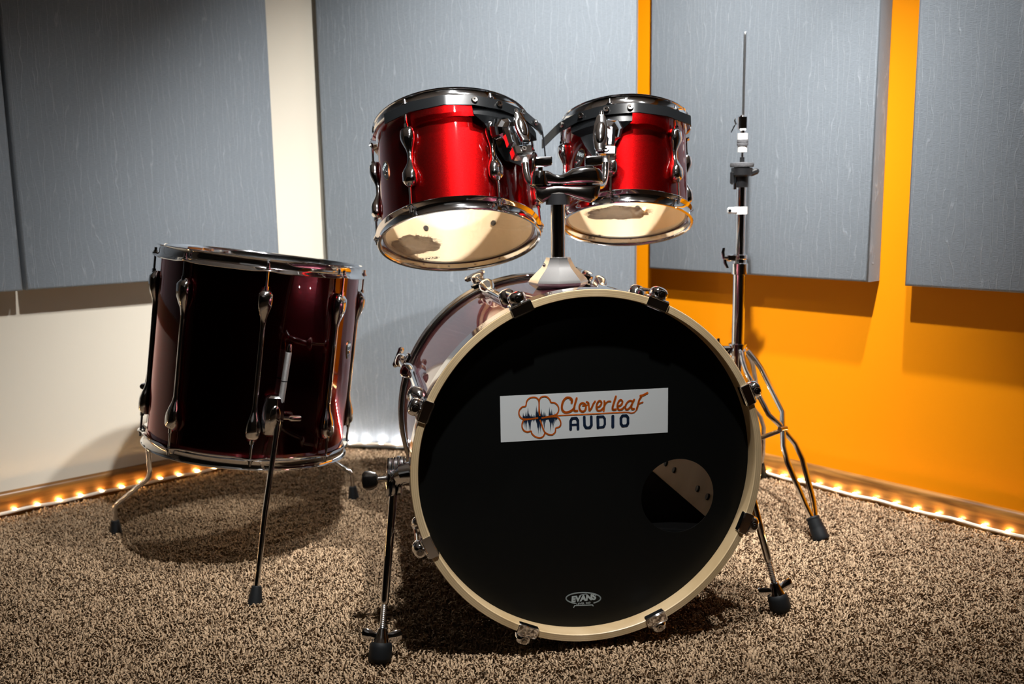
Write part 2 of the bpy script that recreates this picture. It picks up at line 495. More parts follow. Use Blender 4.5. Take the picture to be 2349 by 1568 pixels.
# ------------------------------------------------------------------ carpet pile
def make_pile():
    # area of floor in front of the walls where the picture reaches, with a margin
    s = 0.0042
    xs = np.arange(-1.75, 1.65, s); ys = np.arange(0.95, 3.25, s)
    X, Y = np.meshgrid(xs, ys); X = X.ravel(); Y = Y.ravel()
    X = X + RNG.uniform(-.5, .5, X.size) * s; Y = Y + RNG.uniform(-.5, .5, Y.size) * s
    inl = X * NL.x + Y * NL.y > OL + .021
    inr = X * NR.x + Y * NR.y > OR + .021
    view = np.abs(X) < 0.60 * Y + 0.16
    # nothing grows where the drum hoop presses the pile down
    k = inl & inr & view
    X = X[k]; Y = Y[k]; n = X.size
    # coherent lean: sum of sines as smooth noise
    def sn(seed, sc):
        r = np.random.default_rng(seed); a = np.zeros(n)
        for _ in range(7):
            th = r.uniform(0, 2 * PI); f = sc * r.uniform(.6, 1.6)
            a += np.sin((X * np.cos(th) + Y * np.sin(th)) * f + r.uniform(0, 6.28))
        return a / 7 ** .5
    lx = sn(1, 230) * .0026 + sn(2, 45) * .0014 + RNG.normal(0, .0040, n)
    ly = sn(3, 230) * .0026 + sn(4, 45) * .0014 + RNG.normal(0, .0040, n)
    cu = RNG.uniform(-1, 1, n) * .0022                 # sideways curl of the yarn end
    h = .0150 + sn(5, 210) * .0024 + sn(6, 30) * .0010 + RNG.uniform(-.0030, .0026, n)
    rad = .00190 + RNG.uniform(-.0003, .0004, n)
    ph = RNG.uniform(0, 2 * PI, n)
    nl = np.sqrt(lx * lx + ly * ly) + 1e-6
    ox, oy = -ly / nl * cu, lx / nl * cu
    rings = ((0.0, 0.0, .9, 0), (.62, .22, 1.0, .6), (.96, .72, 1.0, 1.0), (.93, 1.25, .55, .2))
    V = np.zeros((n, 12, 3), np.float32)
    for ri, (t, b, rs, cq) in enumerate(rings):
        for q in range(3):
            a = ph + 2 * PI * q / 3 + ri * .5
            V[:, ri * 3 + q, 0] = X + lx * b + ox * cq + np.cos(a) * rad * rs
            V[:, ri * 3 + q, 1] = Y + ly * b + oy * cq + np.sin(a) * rad * rs
            V[:, ri * 3 + q, 2] = ZF + h * t
    quads = []
    for ri in range(3):
        for q in range(3):
            q2 = (q + 1) % 3; quads.append((ri * 3 + q, ri * 3 + q2, ri * 3 + 3 + q2, ri * 3 + 3 + q))
    quads = np.array(quads, np.int32)                         # 9 quads
    base = (np.arange(n, dtype=np.int32) * 12)
    LQ = (base[:, None, None] + quads[None]).reshape(n, -1)   # n x 36
    LT = base[:, None] + np.array([9, 10, 11], np.int32)[None]
    loops = np.concatenate([LQ, LT], 1).ravel()
    st = np.concatenate([np.arange(9) * 4, [36]])
    starts = (np.arange(n)[:, None] * 39 + st[None]).ravel().astype(np.int32)
    me = bpy.data.meshes.new('carpet_pile')
    me.vertices.add(n * 12); me.vertices.foreach_set('co', V.ravel())
    me.loops.add(loops.size); me.loops.foreach_set('vertex_index', loops.astype(np.int32))
    me.polygons.add(starts.size); me.polygons.foreach_set('loop_start', starts)
    me.update(calc_edges=True)
    me.polygons.foreach_set('use_smooth', np.ones(starts.size, bool))
    me.materials.append(YARN)
    o = bpy.data.objects.new('carpet_pile', me); COL.objects.link(o)
    print('tufts', n)
    return tag(o, 'beige brown shaggy carpet pile covering the floor under the drums', 'carpet', kind='stuff')
make_pile()

# ------------------------------------------------------------------ acoustic panels
def panel(o, d, n, w, h, t, label, cat_group, hem=True, lift=0.0):
    """fabric wrapped panel: local x along the wall, y out of the wall, z up"""
    M = basis(d, n, o)
    if M[2][2] < 0: M = basis(-d, n, o + d * w)
    M = Matrix.Translation(n * .002) @ M
    rt = root('acoustic_panel', M)
    mb = MB(); b = .006
    # pillow-edged box
    prof = [(0, 0, 0), (0, t - b, 0)]
    def ring(y, k): return [(k, y, k), (w - k, y, k), (w - k, y, h - k), (k, y, h - k)]
    rs = [ring(0, 0), ring(t - b, 0), ring(t - b * .3, b * .35), ring(t, b)]
    vs = [p for r in rs for p in r]; fs = []
    for i in range(3):
        for k in range(4): fs.append((i * 4 + k, i * 4 + (k + 1) % 4, i * 4 + 4 + (k + 1) % 4, i * 4 + 4 + k))
    fs += [(0, 1, 2, 3), (15, 14, 13, 12)]
    mb.add(vs, fs)
    obj('fabric_cover', mb, GREYFAB, rt, smooth=50)
    mb = MB(); mb.box((w / 2, .004, h / 2), (w - .03, .0075, h - .03)); obj('backing_board', mb, BLACKM, rt, smooth=0)
    tag(rt, label, 'acoustic panel', cat_group)
    return rt
def onwall(px, py, n, o, off=0):
    d = ray(px, py); return CO + d * ((o + off - CO.dot(n)) / d.dot(n))
def along(P, d): return (P - CORNER).dot(d)
TL_, TR_ = .07, .055
GRP = 'grey fabric acoustic panels on the walls'
# left wall
s_seam = along(onwall(57, 664, NL, OL, TL_), DL); s_re = along(onwall(641, 578, NL, OL, TL_), DL)
zb = onwall(200, 656, NL, OL, TL_).z
panel(CORNER + DL * s_re + UP * zb, DL, NL, s_seam - s_re - .003, 1.24, TL_, 'grey threaded fabric panel on the cream wall, behind the floor tom', GRP)
panel(CORNER + DL * (s_seam + .004) + UP * zb, DL, NL, 1.2, 1.24, TL_, 'grey fabric panel at the far left edge, cut off by the picture frame', GRP)
# right wall
s_a = along(onwall(1489, 614, NR, OR, TR_), DR); s_b = along(onwall(1991, 648, NR, OR, TR_), DR)
s_c = along(onwall(2074, 656, NR, OR, TR_), DR)
zr = onwall(1750, 632, NR, OR, TR_).z
panel(CORNER + DR * s_a + UP * zr, DR, NR, s_b - s_a, 1.24, TR_, 'brightly lit grey fabric panel on the orange wall, behind the hi-hat stand', GRP)
panel(CORNER + DR * s_c + UP * (zr - .003), DR, NR, 1.2, 1.24, TR_, 'dark shaded grey fabric panel on the orange wall at the right edge', GRP)
# corner panel standing on the carpet
azc = math.radians(11)
nb = Vector((math.sin(azc), math.cos(azc), 0)); dc = Vector((math.cos(azc), -math.sin(azc), 0))
PLc = Vector((-.5494, 2.7440, 0)) * .986
PRc = onplane(1457.5, 640, PLc, nb)
wc = (Vector((PRc.x, PRc.y, 0)) - PLc).length
TC = .052
panel(PLc + nb * TC + UP * .004, dc, -nb, wc, 2.0, TC, 'tall pale grey fabric panel standing on the carpet across the corner', GRP)

# ------------------------------------------------------------------ light strips
def strip(o, d, n, s0, s1, label, mats, z=.012, sp=.05, off=.020, ph=0):
    if d.cross(n).z < 0: o, d, s0, s1, ph = o, -d, -s1, -s0, (s1 - s0 - ph) % sp
    rt = root('light_strip', basis(d, n, o))
    mb = MB(); pts = []
    k = int((s1 - s0) / .025)
    for i in range(k + 1):
        s = s0 + (s1 - s0) * i / k
        pts.append((s, off + .0015 * math.sin(i * 1.7), z + .0015 * math.sin(i * .9)))
    mb.tube(pts, .0042, 8); obj('clear_tube', mb, TUBE, rt)
    s = s0 + ph
    while s < s1:
        mb = MB(); mb.box((s, off + .001, z + .0045), (.0085, .006, .0035), bev=.001)
        obj('led', mb, mats, rt, smooth=0)
        s += sp
    return tag(rt, label, 'light strip', 'warm light strips along the floor')
sL0 = along(Vector((-.52, 2.77, 0)), DL)
ph0 = (along(Vector((-1.226, 2.15, 0)), DL) - sL0) % .0505
strip(CORNER, DL, NL, sL0, sL0 + 2.2, 'warm glowing light strip along the baseboard of the cream wall', LEDM, sp=.0505, ph=ph0)
sR0 = along(Vector((.40, 2.70, 0)), DR)
ph1 = (along(Vector((.918, 2.095, 0)), DR) - sR0) % .0505
strip(CORNER, DR, NR, sR0, sR0 + 2.2, 'warm glowing light strip along the baseboard of the orange wall', LEDM, sp=.0505, ph=ph1)
strip(PLc, dc, -nb, .03, wc - .02, 'bright light strip at the foot of the tall corner panel', LEDMC, z=.020, off=.012, sp=.05, ph=.02)

# ------------------------------------------------------------------ drum parts
def cyl_frame(ctr, ax, front):
    """matrix: local z = axis, local -y towards front"""
    Z = Vector(ax).normalized(); f = Vector(front); f = (f - Z * f.dot(Z)).normalized()
    Y = -f; X = Y.cross(Z); return basis(X, Y, Vector(ctr))
def pol(phi, r, z=0):
    a = math.radians(phi); return Vector((math.sin(a) * r, -math.cos(a) * r, z))
def er(phi): return pol(phi, 1)
def et(phi):
    a = math.radians(phi); return Vector((math.cos(a), math.sin(a), 0))

def hoop_mb(R, z, up, lugs, ear=.011):
    """triple flanged steel hoop; z is the outer rim plane, up=+1 top hoop, -1 bottom hoop"""
    prof = [(R + .0025, -.021), (R + .0115, -.0225), (R + .0125, -.021), (R + .0115, -.0195), (R + .0065, -.0180),
            (R + .0050, -.0160), (R + .0050, -.0040), (R + .0062, -.0015), (R + .0095, -.0012), (R + .0103, .0), (R + .0092, .0012),
            (R + .0045, .0006), (R + .0028, -.0016), (R + .0025, -.0040)]
    n = 144; mb = MB(); k = len(prof); vs = []
    for i in range(n):
        phi = 360 * i / n
        # flange widens into an ear at each lug
        w = 0
        for l in lugs:
            d = abs((phi - l + 180) % 360 - 180)
            w = max(w, math.exp(-(d / 5.0) ** 2))
        dip = (1 - w)
        for j, (r, h) in enumerate(prof):
            if 1 <= j <= 3: r = r + w * .006 - dip * .001; h = h - dip * .003
            vs.append(pol(phi, r, z + up * h))
    fs = [(i * k + j, ((i + 1) % n) * k + j, ((i + 1) % n) * k + (j + 1) % k, i * k + (j + 1) % k) for i in range(n) for j in range(k)]
    mb.add(vs, fs); return mb
def head_mb(R, z, crown=0.0, t=.0006, hole=None):
    mb = MB()
    mb.lathe([(0.0001, t), (R * .5, t), (R + .002, t), (R + .002, 0), (R * .5, 0), (0.0001, 0)], 96, (0, 0, z)); return mb
def shell_mb(R, z0, z1, t=.0065, n=128):
    mb = MB()
    mb.mi = 0; mb.lathe([(R - .002, z0), (R, z0 + .002), (R, z1 - .002), (R - .002, z1)], n)
    mb.mi = 1; mb.lathe([(R - .002, z1), (R - t, z1 - .001), (R - t, z0 + .001), (R - .002, z0)], n)
    return mb
def lug_mb(phi, R, zc, length, bulb, w, neck, depth=.020):
    mb = MB(); X, Y = et(phi), er(phi); S = []
    n = 26; hl = length / 2
    for i in range(n + 1):
        u = -1 + 2 * i / n; z = u * hl
        e = hl - abs(z)                     # distance from the end
        if e < bulb:
            q = e / bulb                    # 0 at the end .. 1 at the neck
            f = math.sin(min(1, q * 3.2) * PI / 2) ** .6 * (.5 + .5 * math.cos(max(0, (q - .38) / .62) * PI))
            ww = neck + (w - neck) * f if q > .2 else w * (.55 + .45 * math.sin(min(1, q * 5) * PI / 2))
            dd = .009 + (depth - .009) * f if q > .2 else depth * (.55 + .45 * math.sin(min(1, q * 5) * PI / 2))
        else: ww, dd = neck, .009
        S.append((pol(phi, R + dd * .46, zc + z), X, Y, ww / 2, dd * .56))
    mb.loft(S, 16, 2.5); return mb
def rod_mb(phi, R, za, zb_, ze):
    """tension rod from lug end za to hoop ear zb_, head ending at ze"""
    sg = 1 if zb_ > za else -1; mb = MB(); r = R + .0115
    mb.tube([pol(phi, r, za - sg * .004), pol(phi, r, za + sg * .004)], .0042, 10)
    mb.tube([pol(phi, r, za), pol(phi, r, zb_)], .0024, 10)
    mb.lathe([(.0001, 0), (.0068, 0), (.0068, .0014), (.0045, .0022), (.0045, .005), (.0030, .0055), (.0030, .0115), (.0001, .012)], 14, pol(phi, r, zb_ + sg * .000), axis=(0, 0, sg))
    return mb
def badge(parent, phi, R, z, w=.030, h=.040, tilt=0):
    """pick shaped name badge with a chrome grommet"""
    X, Y, Z = et(phi), er(phi), Vector((0, 0, 1)); o = pol(phi, R, z)
    ct, st = math.cos(tilt), math.sin(tilt)
    X2 = X * ct + Z * st; Z2 = Z * ct - X * st
    def shape(k):
        P = []
        for i in range(36):
            t = 2 * PI * i / 36; y = math.sin(t); x = math.cos(t) * (1 - .42 * (.5 - .5 * y) ** 1.1)
            P.append((x * w / 2 * k, y * h / 2 * k))
        return P
    def wrap(x, y, d):
        v = o + X2 * x + Z2 * y; rr = math.hypot(v.x, v.y); s_ = (R + d) / rr
        return Vector((v.x * s_, v.y * s_, v.z))
    def plate(k, d0, d1):
        mb = MB(); P = shape(k); n = len(P)
        vs = [wrap(x, y, d0) for x, y in P] + [wrap(x, y, d1) for x, y in P] + [wrap(0, 0, d1)]
        mb.add(vs, [(i, (i + 1) % n, n + (i + 1) % n, n + i) for i in range(n)] + [(n + i, n + (i + 1) % n, 2 * n) for i in range(n)])
        return mb
    b = obj('badge', plate(1.0, 0, .0012), GOLDB, parent, smooth=30)
    obj('badge_plate', plate(.90, .0005, .0018), BADGE, b, smooth=30)
    mb = MB(); c = wrap(0, -h * .10, .0015)
    mb.lathe([(.0028, 0), (.0055, 0), (.0055, .0012), (.0045, .002), (.0028, .0015)], 20, c, axis=er(phi), closed=True); obj('badge_eyelet', mb, CHROME, b)
    mb = MB()
    S = [[(-.40, .34), (-.22, .34)], [(-.31, .34), (-.31, .14)], [(-.20, .14), (-.11, .34), (-.02, .14)], [(.02, .14), (.02, .34), (.10, .22), (.18, .34), (.18, .14)], [(.22, .14), (.31, .34), (.40, .14)]]
    for st_ in S:
        for a, c2 in zip(st_[:-1], st_[1:]):
            mb.tube([wrap(a[0] * w * .8, a[1] * h * .8 + .002, .002), wrap(c2[0] * w * .8, c2[1] * h * .8 + .002, .002)], .0004, 5)
    obj('badge_lettering', mb, SILVERINK, b)
    return b

def drum(name, label, M, R, L, lugs, lug, matshell, topmat, botmat, shell_gap=.0145):
    """common body of a tom: z=0 bottom rim plane, z=L top rim plane"""
    rt = root(name, M)
    obj('shell', shell_mb(R, shell_gap, L - shell_gap), [matshell, INNER], rt, smooth=30)
    obj('hoop', hoop_mb(R, L, 1, lugs), CHROME, rt, smooth=40)
    obj('hoop', hoop_mb(R, 0, -1, lugs), CHROME, rt, smooth=40)
    obj('drumhead', head_mb(R, L - shell_gap + .0008), topmat, rt)
    hd = obj('drumhead', head_mb(R, shell_gap - .0014), botmat, rt)
    length, bulb, w, neck = lug
    zc = L / 2
    for phi in lugs:
        lg = obj('lug', lug_mb(phi, R, zc, length, bulb, w, neck), CHROME, rt, smooth=60)
        obj('tension_rod', rod_mb(phi, R, zc + length / 2, L - .0195, L), CHROME, lg)
        obj('tension_rod', rod_mb(phi, R, zc - length / 2, .0195, 0), CHROME, lg)
        for sg in (-1, 1):
            mb = MB(); mb.lathe([(.0001, .003), (.0055, .003), (.0065, 0), (.0065, -.0005)], 12, pol(phi, R - .0065, zc + sg * (length / 2 - bulb * .45)), axis=-er(phi))
            obj('lug_screw', mb, PLAST, lg)
    return rt, hd

# lettering helpers -------------------------------------------------
def text_mb(s, size, bold=0.0, stretch=1.0, ital=0.0):
    cu = bpy.data.curves.new('t', 'FONT'); cu.body = s; cu.size = size; cu.offset = bold
    cu.align_x = 'CENTER'; cu.align_y = 'CENTER'; cu.shear = ital
    o = bpy.data.objects.new('t', cu); COL.objects.link(o)
    dg = bpy.context.evaluated_depsgraph_get(); dg.update()
    me = bpy.data.meshes.new_from_object(o.evaluated_get(dg))
    mb = MB(); mb.add([(v.co.x * stretch, v.co.y, 0) for v in me.vertices], [tuple(p.vertices) for p in me.polygons])
    bpy.data.objects.remove(o); bpy.data.curves.remove(cu); bpy.data.meshes.remove(me)
    return mb
def strokes_mb(strokes, z=0.0):
    """flat ribbons with round joins in the xy plane: [(points, width), ...]"""
    mb = MB()
    for pts, w in strokes:
        pts = [Vector((p[0], p[1], z)) for p in pts]
        for a, b in zip(pts[:-1], pts[1:]):
            d = b - a
            if d.length < 1e-9: continue
            d.normalize(); nrm = Vector((-d.y, d.x, 0)) * (w / 2)
            mb.add([a + nrm, a - nrm, b - nrm, b + nrm], [(0, 1, 2, 3)])
        for p in pts:
            mb.add([p + Vector((math.cos(t), math.sin(t), 0)) * (w / 2) for t in [2 * PI * k / 12 for k in range(12)]], [tuple(range(12))])
    return mb
def smooth_pts(P, n=5, closed=False):
    P = [Vector((p[0], p[1], 0)) for p in P]; out = []
    m_ = len(P); rng = range(m_ if closed else m_ - 1)
    g = (lambda i: P[i % m_]) if closed else (lambda i: P[max(0, min(m_ - 1, i))])
    for i in rng:
        p0, p1, p2, p3 = g(i - 1), g(i), g(i + 1), g(i + 2)
        for k in range(n):
            t = k / n
            out.append(.5 * ((2 * p1) + (p2 - p0) * t + (2 * p0 - 5 * p1 + 4 * p2 - p3) * t * t + (3 * p1 - p0 - 3 * p2 + p3) * t ** 3))
    out.append(P[0] if closed else P[-1]); return [(p.x, p.y) for p in out]
def ellipse(cx, cy, rx, ry, n=40, a0=0, a1=360):
    return [(cx + rx * math.cos(math.radians(a0 + (a1 - a0) * i / n)), cy + ry * math.sin(math.radians(a0 + (a1 - a0) * i / n))) for i in range(n + 1)]
def head_logo(parent_root, local_pt, rotz, width=.044):
    """small oval maker's mark printed on the outside of a bottom head (outside = local -z)"""
    k = width / .044
    ring = strokes_mb([(ellipse(0, 0, .022 * k, .0085 * k), .0009 * k)])
    tx = text_mb('EVANS', .0122 * k, .00055, 1.02)
    ring.add(tx.v, tx.f)
    F = Matrix.Translation(Vector(local_pt)) @ Matrix.Rotation(rotz, 4, 'Z') @ Matrix.Rotation(PI, 4, 'X')
    ring.xf(F); return ring

# ------------------------------------------------------------------ floor tom
aFT = Vector((.1354, .0608, .9889)).normalized()
cFT = Vector((-.579, 1.925, .226))
MFT = cyl_frame(cFT, aFT, Vector((.579, -1.925, 0)))
RFT, LFT = .203, .411
ft, _ = drum('floor_tom', '', MFT, RFT, LFT, [0.5 + 45 * k for k in range(8)], (.300, .070, .029, .0105), RED_SHADED, HALF, CLEAR)
tag(ft, 'large dark red floor tom drum standing on three chrome legs', 'drum', 'red lacquered drums of the kit')
badge(ft, 66, RFT, .235)
IFT = MFT.inverted()
def ft_leg(phi, pts, knob_side, top_free):
    pts = [IFT @ Vector(p) for p in pts]
    leg = MB(); leg.bend(pts, .0054, .016, 14)
    lo = obj('leg', leg, CHROME, ft)
    a, b = pts[-1], pts[-2]; d = (a - b).normalized()
    foot = MB(); foot.lathe([(.0001, -.024), (.0085, -.024), (.0096, -.021), (.0140, .008), (.0150, .013), (.0140, .015), (.0001, .015)], 20, a - d * .004, axis=d)
    obj('rubber_foot', foot, RUBBER, lo)
    if top_free:
        t = pts[0]; q = (pts[1] - pts[0]).normalized()
        kn = MB(); kn.tube([t + q * .004, t + q * .115], .0059, 16); obj('knurled_end', kn, KNURL, lo)
        kn = MB(); kn.tube([t + q * .060, t + q * .062], .0061, 16); obj('groove', kn, BLACKM, lo)
        kn = MB(); kn.tube([t - q * .012, t - q * .006, t + q * .006], [.0035, .0050, .0052], 14); obj('leg_tip', kn, CHROME, lo)
    # bracket on the shell where the leg passes
    zc = .110
    X, Y, Z = et(phi), er(phi), Vector((0, 0, 1))
    br = MB()
    S = []
    for u, wx, wy in ((-.040, .012, .010), (-.036, .018, .015), (-.018, .021, .018), (0, .022, .020), (.018, .021, .018), (.036, .018, .015), (.040, .012, .010)):
        S.append((pol(phi, RFT + .010, zc + u), X, Y, wx, wy))
    br.loft(S, 8, 3.0)
    bo = obj('leg_bracket', br, CHROME, ft, smooth=30)
    ov = MB(); ov.ball(pol(phi, RFT + .026, zc), .011, 20, (1, 1, 2.1), Matrix((X, Y, Z)).transposed() @ Matrix.Diagonal((1, .45, 1)).to_3x3()); obj('bracket_dome', ov, CHROME, bo)
    kb = MB(); s0 = pol(phi, RFT + .014, zc - .004) + X * knob_side * .018; e = X * knob_side
    kb.tube([s0, s0 + e * .014], .0035, 10)
    kb.tube([s0 + e * .012, s0 + e * .016, s0 + e * .034, s0 + e * .036], [.004, .0068, .0062, .005], 12)
    obj('thumb_screw', kb, CHROME, bo)
# front leg, left leg, rear right leg
pf = onplane(641, 945, cFT + (MFT.to_3x3() @ er(10)) * (RFT + .018), MFT.to_3x3() @ er(10))
ftop = onplane(663, 803, cFT + (MFT.to_3x3() @ er(10)) * (RFT + .018), MFT.to_3x3() @ er(10))
Ff = Vector((-.492, 1.630, .002))
kn = pf + (Ff - pf) * .0
mid = Vector(at(607, 1180, 1.672))
ft_leg(10, [ftop, pf, mid, Ff], 1, True)
for phi, bendpx, yb, footp, ks in ((-112, (338, 1090), 1.985, Vector((-.915, 2.007, .002)), 1), (128, None, 0, Vector((-.408, 2.232, .002)), 1)):
    b0 = MFT @ pol(phi, RFT + .018, .150); b1 = MFT @ pol(phi, RFT + .018, .060)
    b2 = MFT @ pol(phi, RFT + .019, -.010)
    e = (footp - MFT @ Vector((0, 0, 0))); e.z = 0; e.normalize()
    b3 = footp + UP * .062 - e * .002
    b2b = Vector((b2.x, b2.y, .150)) + (footp - b2) * .02; b2b.z = .150
    ft_leg(phi, [b0, b1, b2, b2b, b3, footp], ks, False)

# ------------------------------------------------------------------ rack toms
def rims(rt, nodes, z, holes, plate_phi, R, drop, plate_w, strip_h=.026, droptail=None):
    """black suspension band bent round the top hoop, with a plate hanging down that carries the holder"""
    mb = MB(); t = .0028
    P = [Vector((x, y, 0)) for x, y in nodes]
    vs = []; fs = []
    for i, p in enumerate(P):
        a = P[max(0, i - 1)]; b = P[min(len(P) - 1, i + 1)]; d = (b - a).normalized(); nn = Vector((d.y, -d.x, 0))
        for q in (0, t):
            for zz in (-strip_h / 2, strip_h / 2): vs.append(p + nn * q + Vector((0, 0, z + zz)))
    for i in range(len(P) - 1):
        a, b = i * 4, i * 4 + 4
        fs += [(a, a + 1, b + 1, b), (a + 2, b + 2, b + 3, a + 3), (a + 1, a + 3, b + 3, b + 1), (a, b, b + 2, a + 2)]
    fs += [(0, 2, 3, 1), ((len(P) - 1) * 4, (len(P) - 1) * 4 + 1, (len(P) - 1) * 4 + 3, (len(P) - 1) * 4 + 2)]
    mb.add(vs, fs)
    # plate hanging from the band: curved shield
    n = 12; vs = []; fs = []
    rows = [(0, 1.0), (.018, .98), (.030, .72), (.055, .52), (drop * .8, .42), (drop, .26)]
    for k, (dz, wf) in enumerate(rows):
        for i in range(n + 1):
            phi = plate_phi + (i / n - .5) * plate_w * wf
            for q in (0, .003): vs.append(pol(phi, R + .021 - (.009 if dz > .02 else .0) + q, z - strip_h / 2 + .004 - dz))
    m_ = (n + 1) * 2
    for k in range(len(rows) - 1):
        for i in range(n):
            a = k * m_ + i * 2; b = a + m_
            fs += [(a, a + 2, b + 2, b), (a + 1, b + 1, b + 3, a + 3)]
        a = k * m_; b = a + m_; fs += [(a, b, b + 1, a + 1)]; a += n * 2; b += n * 2; fs += [(a, a + 1, b + 1, b)]
    a = (len(rows) - 1) * m_
    for i in range(n): fs += [(i * 2, i * 2 + 1, i * 2 + 3, i * 2 + 2), (a + i * 2, a + i * 2 + 2, a + i * 2 + 3, a + i * 2 + 1)]
    mb.add(vs, fs)
    o = obj('suspension_band', mb, BLACKM, rt, smooth=25)
    for (x, y, nx, ny) in holes:
        g = MB(); ax = Vector((nx, ny, 0)).normalized()
        g.lathe([(.0018, .001), (.0018, .004), (.0052, .0042), (.0062, .002), (.0062, 0)], 16, Vector((x, y, z)) + ax * .002, axis=ax); obj('grommet_screw', g, CHROME2, o)
    return o
def tom_mount(rt, I, pb, pw, pk, ktop, face, size=1.0):
    """chrome holder receiver: body block, oval wing key, clamp block; world points given"""
    R3 = I.to_3x3()
    pb, pw, pk, kt = I @ pb, I @ pw, I @ pk, I @ ktop
    d = (R3 @ Vector(face)).normalized(); Zk = (kt - pw).normalized(); d = (d - Zk * d.dot(Zk)).normalized(); Xk = Zk.cross(d).normalized()
    q = Matrix((Xk, d, Zk)).transposed()
    hk = (kt - pw).length
    o = MB(); ax = (pw - pb).normalized()
    o.lathe([(.0001, -.020), (.021, -.020), (.023, -.012), (.020, .004), (.014, .010), (.012, .022), (.0001, .022)], 8, pb, axis=ax)
    o.box(pb.lerp(pk, .45) + Zk * .004, (.026, .024, .046), q, .006)
    o.box((pw + pk) / 2 - d * .010, (.018, .012, (pw - pk).length), q, .003)
    b = obj('mount_body', o, CHROME, rt, smooth=30)
    k = MB(); S = []
    for u, w in ((-.72, .50), (-.66, .66), (-.30, .92), (0, 1.0), (.35, .92), (.70, .62), (.76, .46)):
        S.append((pw + Zk * u * hk, Xk, d, w * .0125 * size, .0050))
    k.loft(S, 12, 4)
    k.tube([pw + Zk * hk * .72, pw + Zk * hk * .90, pw + Zk * hk], [.0044, .0040, .0024], 12)
    kb = obj('wing_key', k, CHROME, b, smooth=30)
    k = MB(); k.ball(pw + d * .0030, .0095 * size, 20, (1, .55, 2.3), q); obj('key_dome', k, CHROME, kb)
    c = MB(); c.box(pk, (.038, .024, .021), q, .003); co = obj('clamp_block', c, CHROME, b, smooth=25)
    c = MB(); c.lathe([(.0015, .0015), (.0022, .0035), (.0045, .0035), (.0055, 0)], 14, pk + d * .012, axis=d); obj('clamp_screw', c, CHROME2, co)
    return b
def tom(name, label, ctr, ax, R, L, lugs, lug, mat):
    M = cyl_frame(ctr, ax, Vector((-ctr[0], -ctr[1], 0)))
    rt, hd = drum(name, label, M, R, L, lugs, lug, mat, CLEAR, CLEAR)
    tag(rt, label, 'drum', 'red lacquered drums of the kit')
    return rt, hd, M
c1 = Vector((-.1011, 1.8350, .6590)); a1 = Vector((-.0711, .4150, .9065)).normalized()
R1, L1 = .1525, .250
t1, h1, M1 = tom('rack_tom', 'larger bright red rack tom, left of the two mounted over the bass drum', c1, a1, R1, L1, [-31 + 60 * k for k in range(6)], (.122, .056, .029, .0100), RED)
badge(t1, -60, R1, .128, .030, .046, .35)
c2 = Vector((.2420, 1.9220, .6850)); a2 = Vector((.0270, .3610, .9320)).normalized()
R2, L2 = .1270, .226
t2, h2, M2 = tom('rack_tom', 'smaller dark red rack tom, right of the two mounted over the bass drum', c2, a2, R2, L2, [-72 + 60 * k for k in range(6)], (.112, .052, .027, .0100), RED)
badge(t2, -47, R2, .112, .034, .046, -.55)
I1, I2 = M1.inverted(), M2.inverted()
def pn(phi, r): p = pol(phi, r); return (p.x, p.y)
# left tom band
q = R1 + .026
n1 = [pn(-44, q), pn(-24, q + .004), pn(-3, q + .006), pn(1, q + .004), pn(14, q + .004), pn(32, q + .002), pn(52, q + .002), pn(70, q + .004), pn(76, q + .006)]
zb1 = L1 - .040
hs = [pn(p, q + .004) + (er(p).x, er(p).y) for p in (15, 31, 49, 65)]
bd = rims(t1, n1, zb1, hs, 44, R1, .100, 60, .0205)
mb = MB(); e0 = pol(76, q + .006, zb1 + .010); e1 = pol(80, q + .008, zb1 + .008); e2 = pol(83, q + .009, zb1 - .012); e3 = pol(84, q + .009, zb1 - .058)
mb.loft([(e0, Vector((0, 0, 1)), er(78), .008, .0016), (e1, Vector((0, 0, 1)), er(78), .008, .0016), (e2, et(83), er(83), .007, .0016), (e3, et(83), er(83), .0055, .0016)], 8, 5)
obj('band_end', mb, BLACKM, bd, smooth=25)
mount1 = tom_mount(t1, I1, at(1158, 296, 1.752), at(1197, 293, 1.712), at(1197, 350, 1.708), at(1183, 250, 1.730), (.38, -.92, .1))
# right tom band
q = R2 + .026
n2 = [pn(-88, q + .022), pn(-66, q + .004), pn(-58, q + .003), pn(-36, q + .002), pn(-14, q + .002), pn(6, q + .003), pn(10, q + .004), pn(32, q + .003), pn(56, q + .004), pn(58, q + .001)]
zb2 = L2 - .040
hs = [pn(p, q + .004) + (er(p).x, er(p).y) for p in (4, -13, -33, -53)]
rims(t2, n2, zb2, hs, -20, R2, .080, 52, .0205)
mount2 = tom_mount(t2, I2, at(1398, 300, 1.765), at(1377, 306, 1.718), at(1391, 350, 1.722), at(1380, 253, 1.738), (-.15, -.98, .1), 1.1)
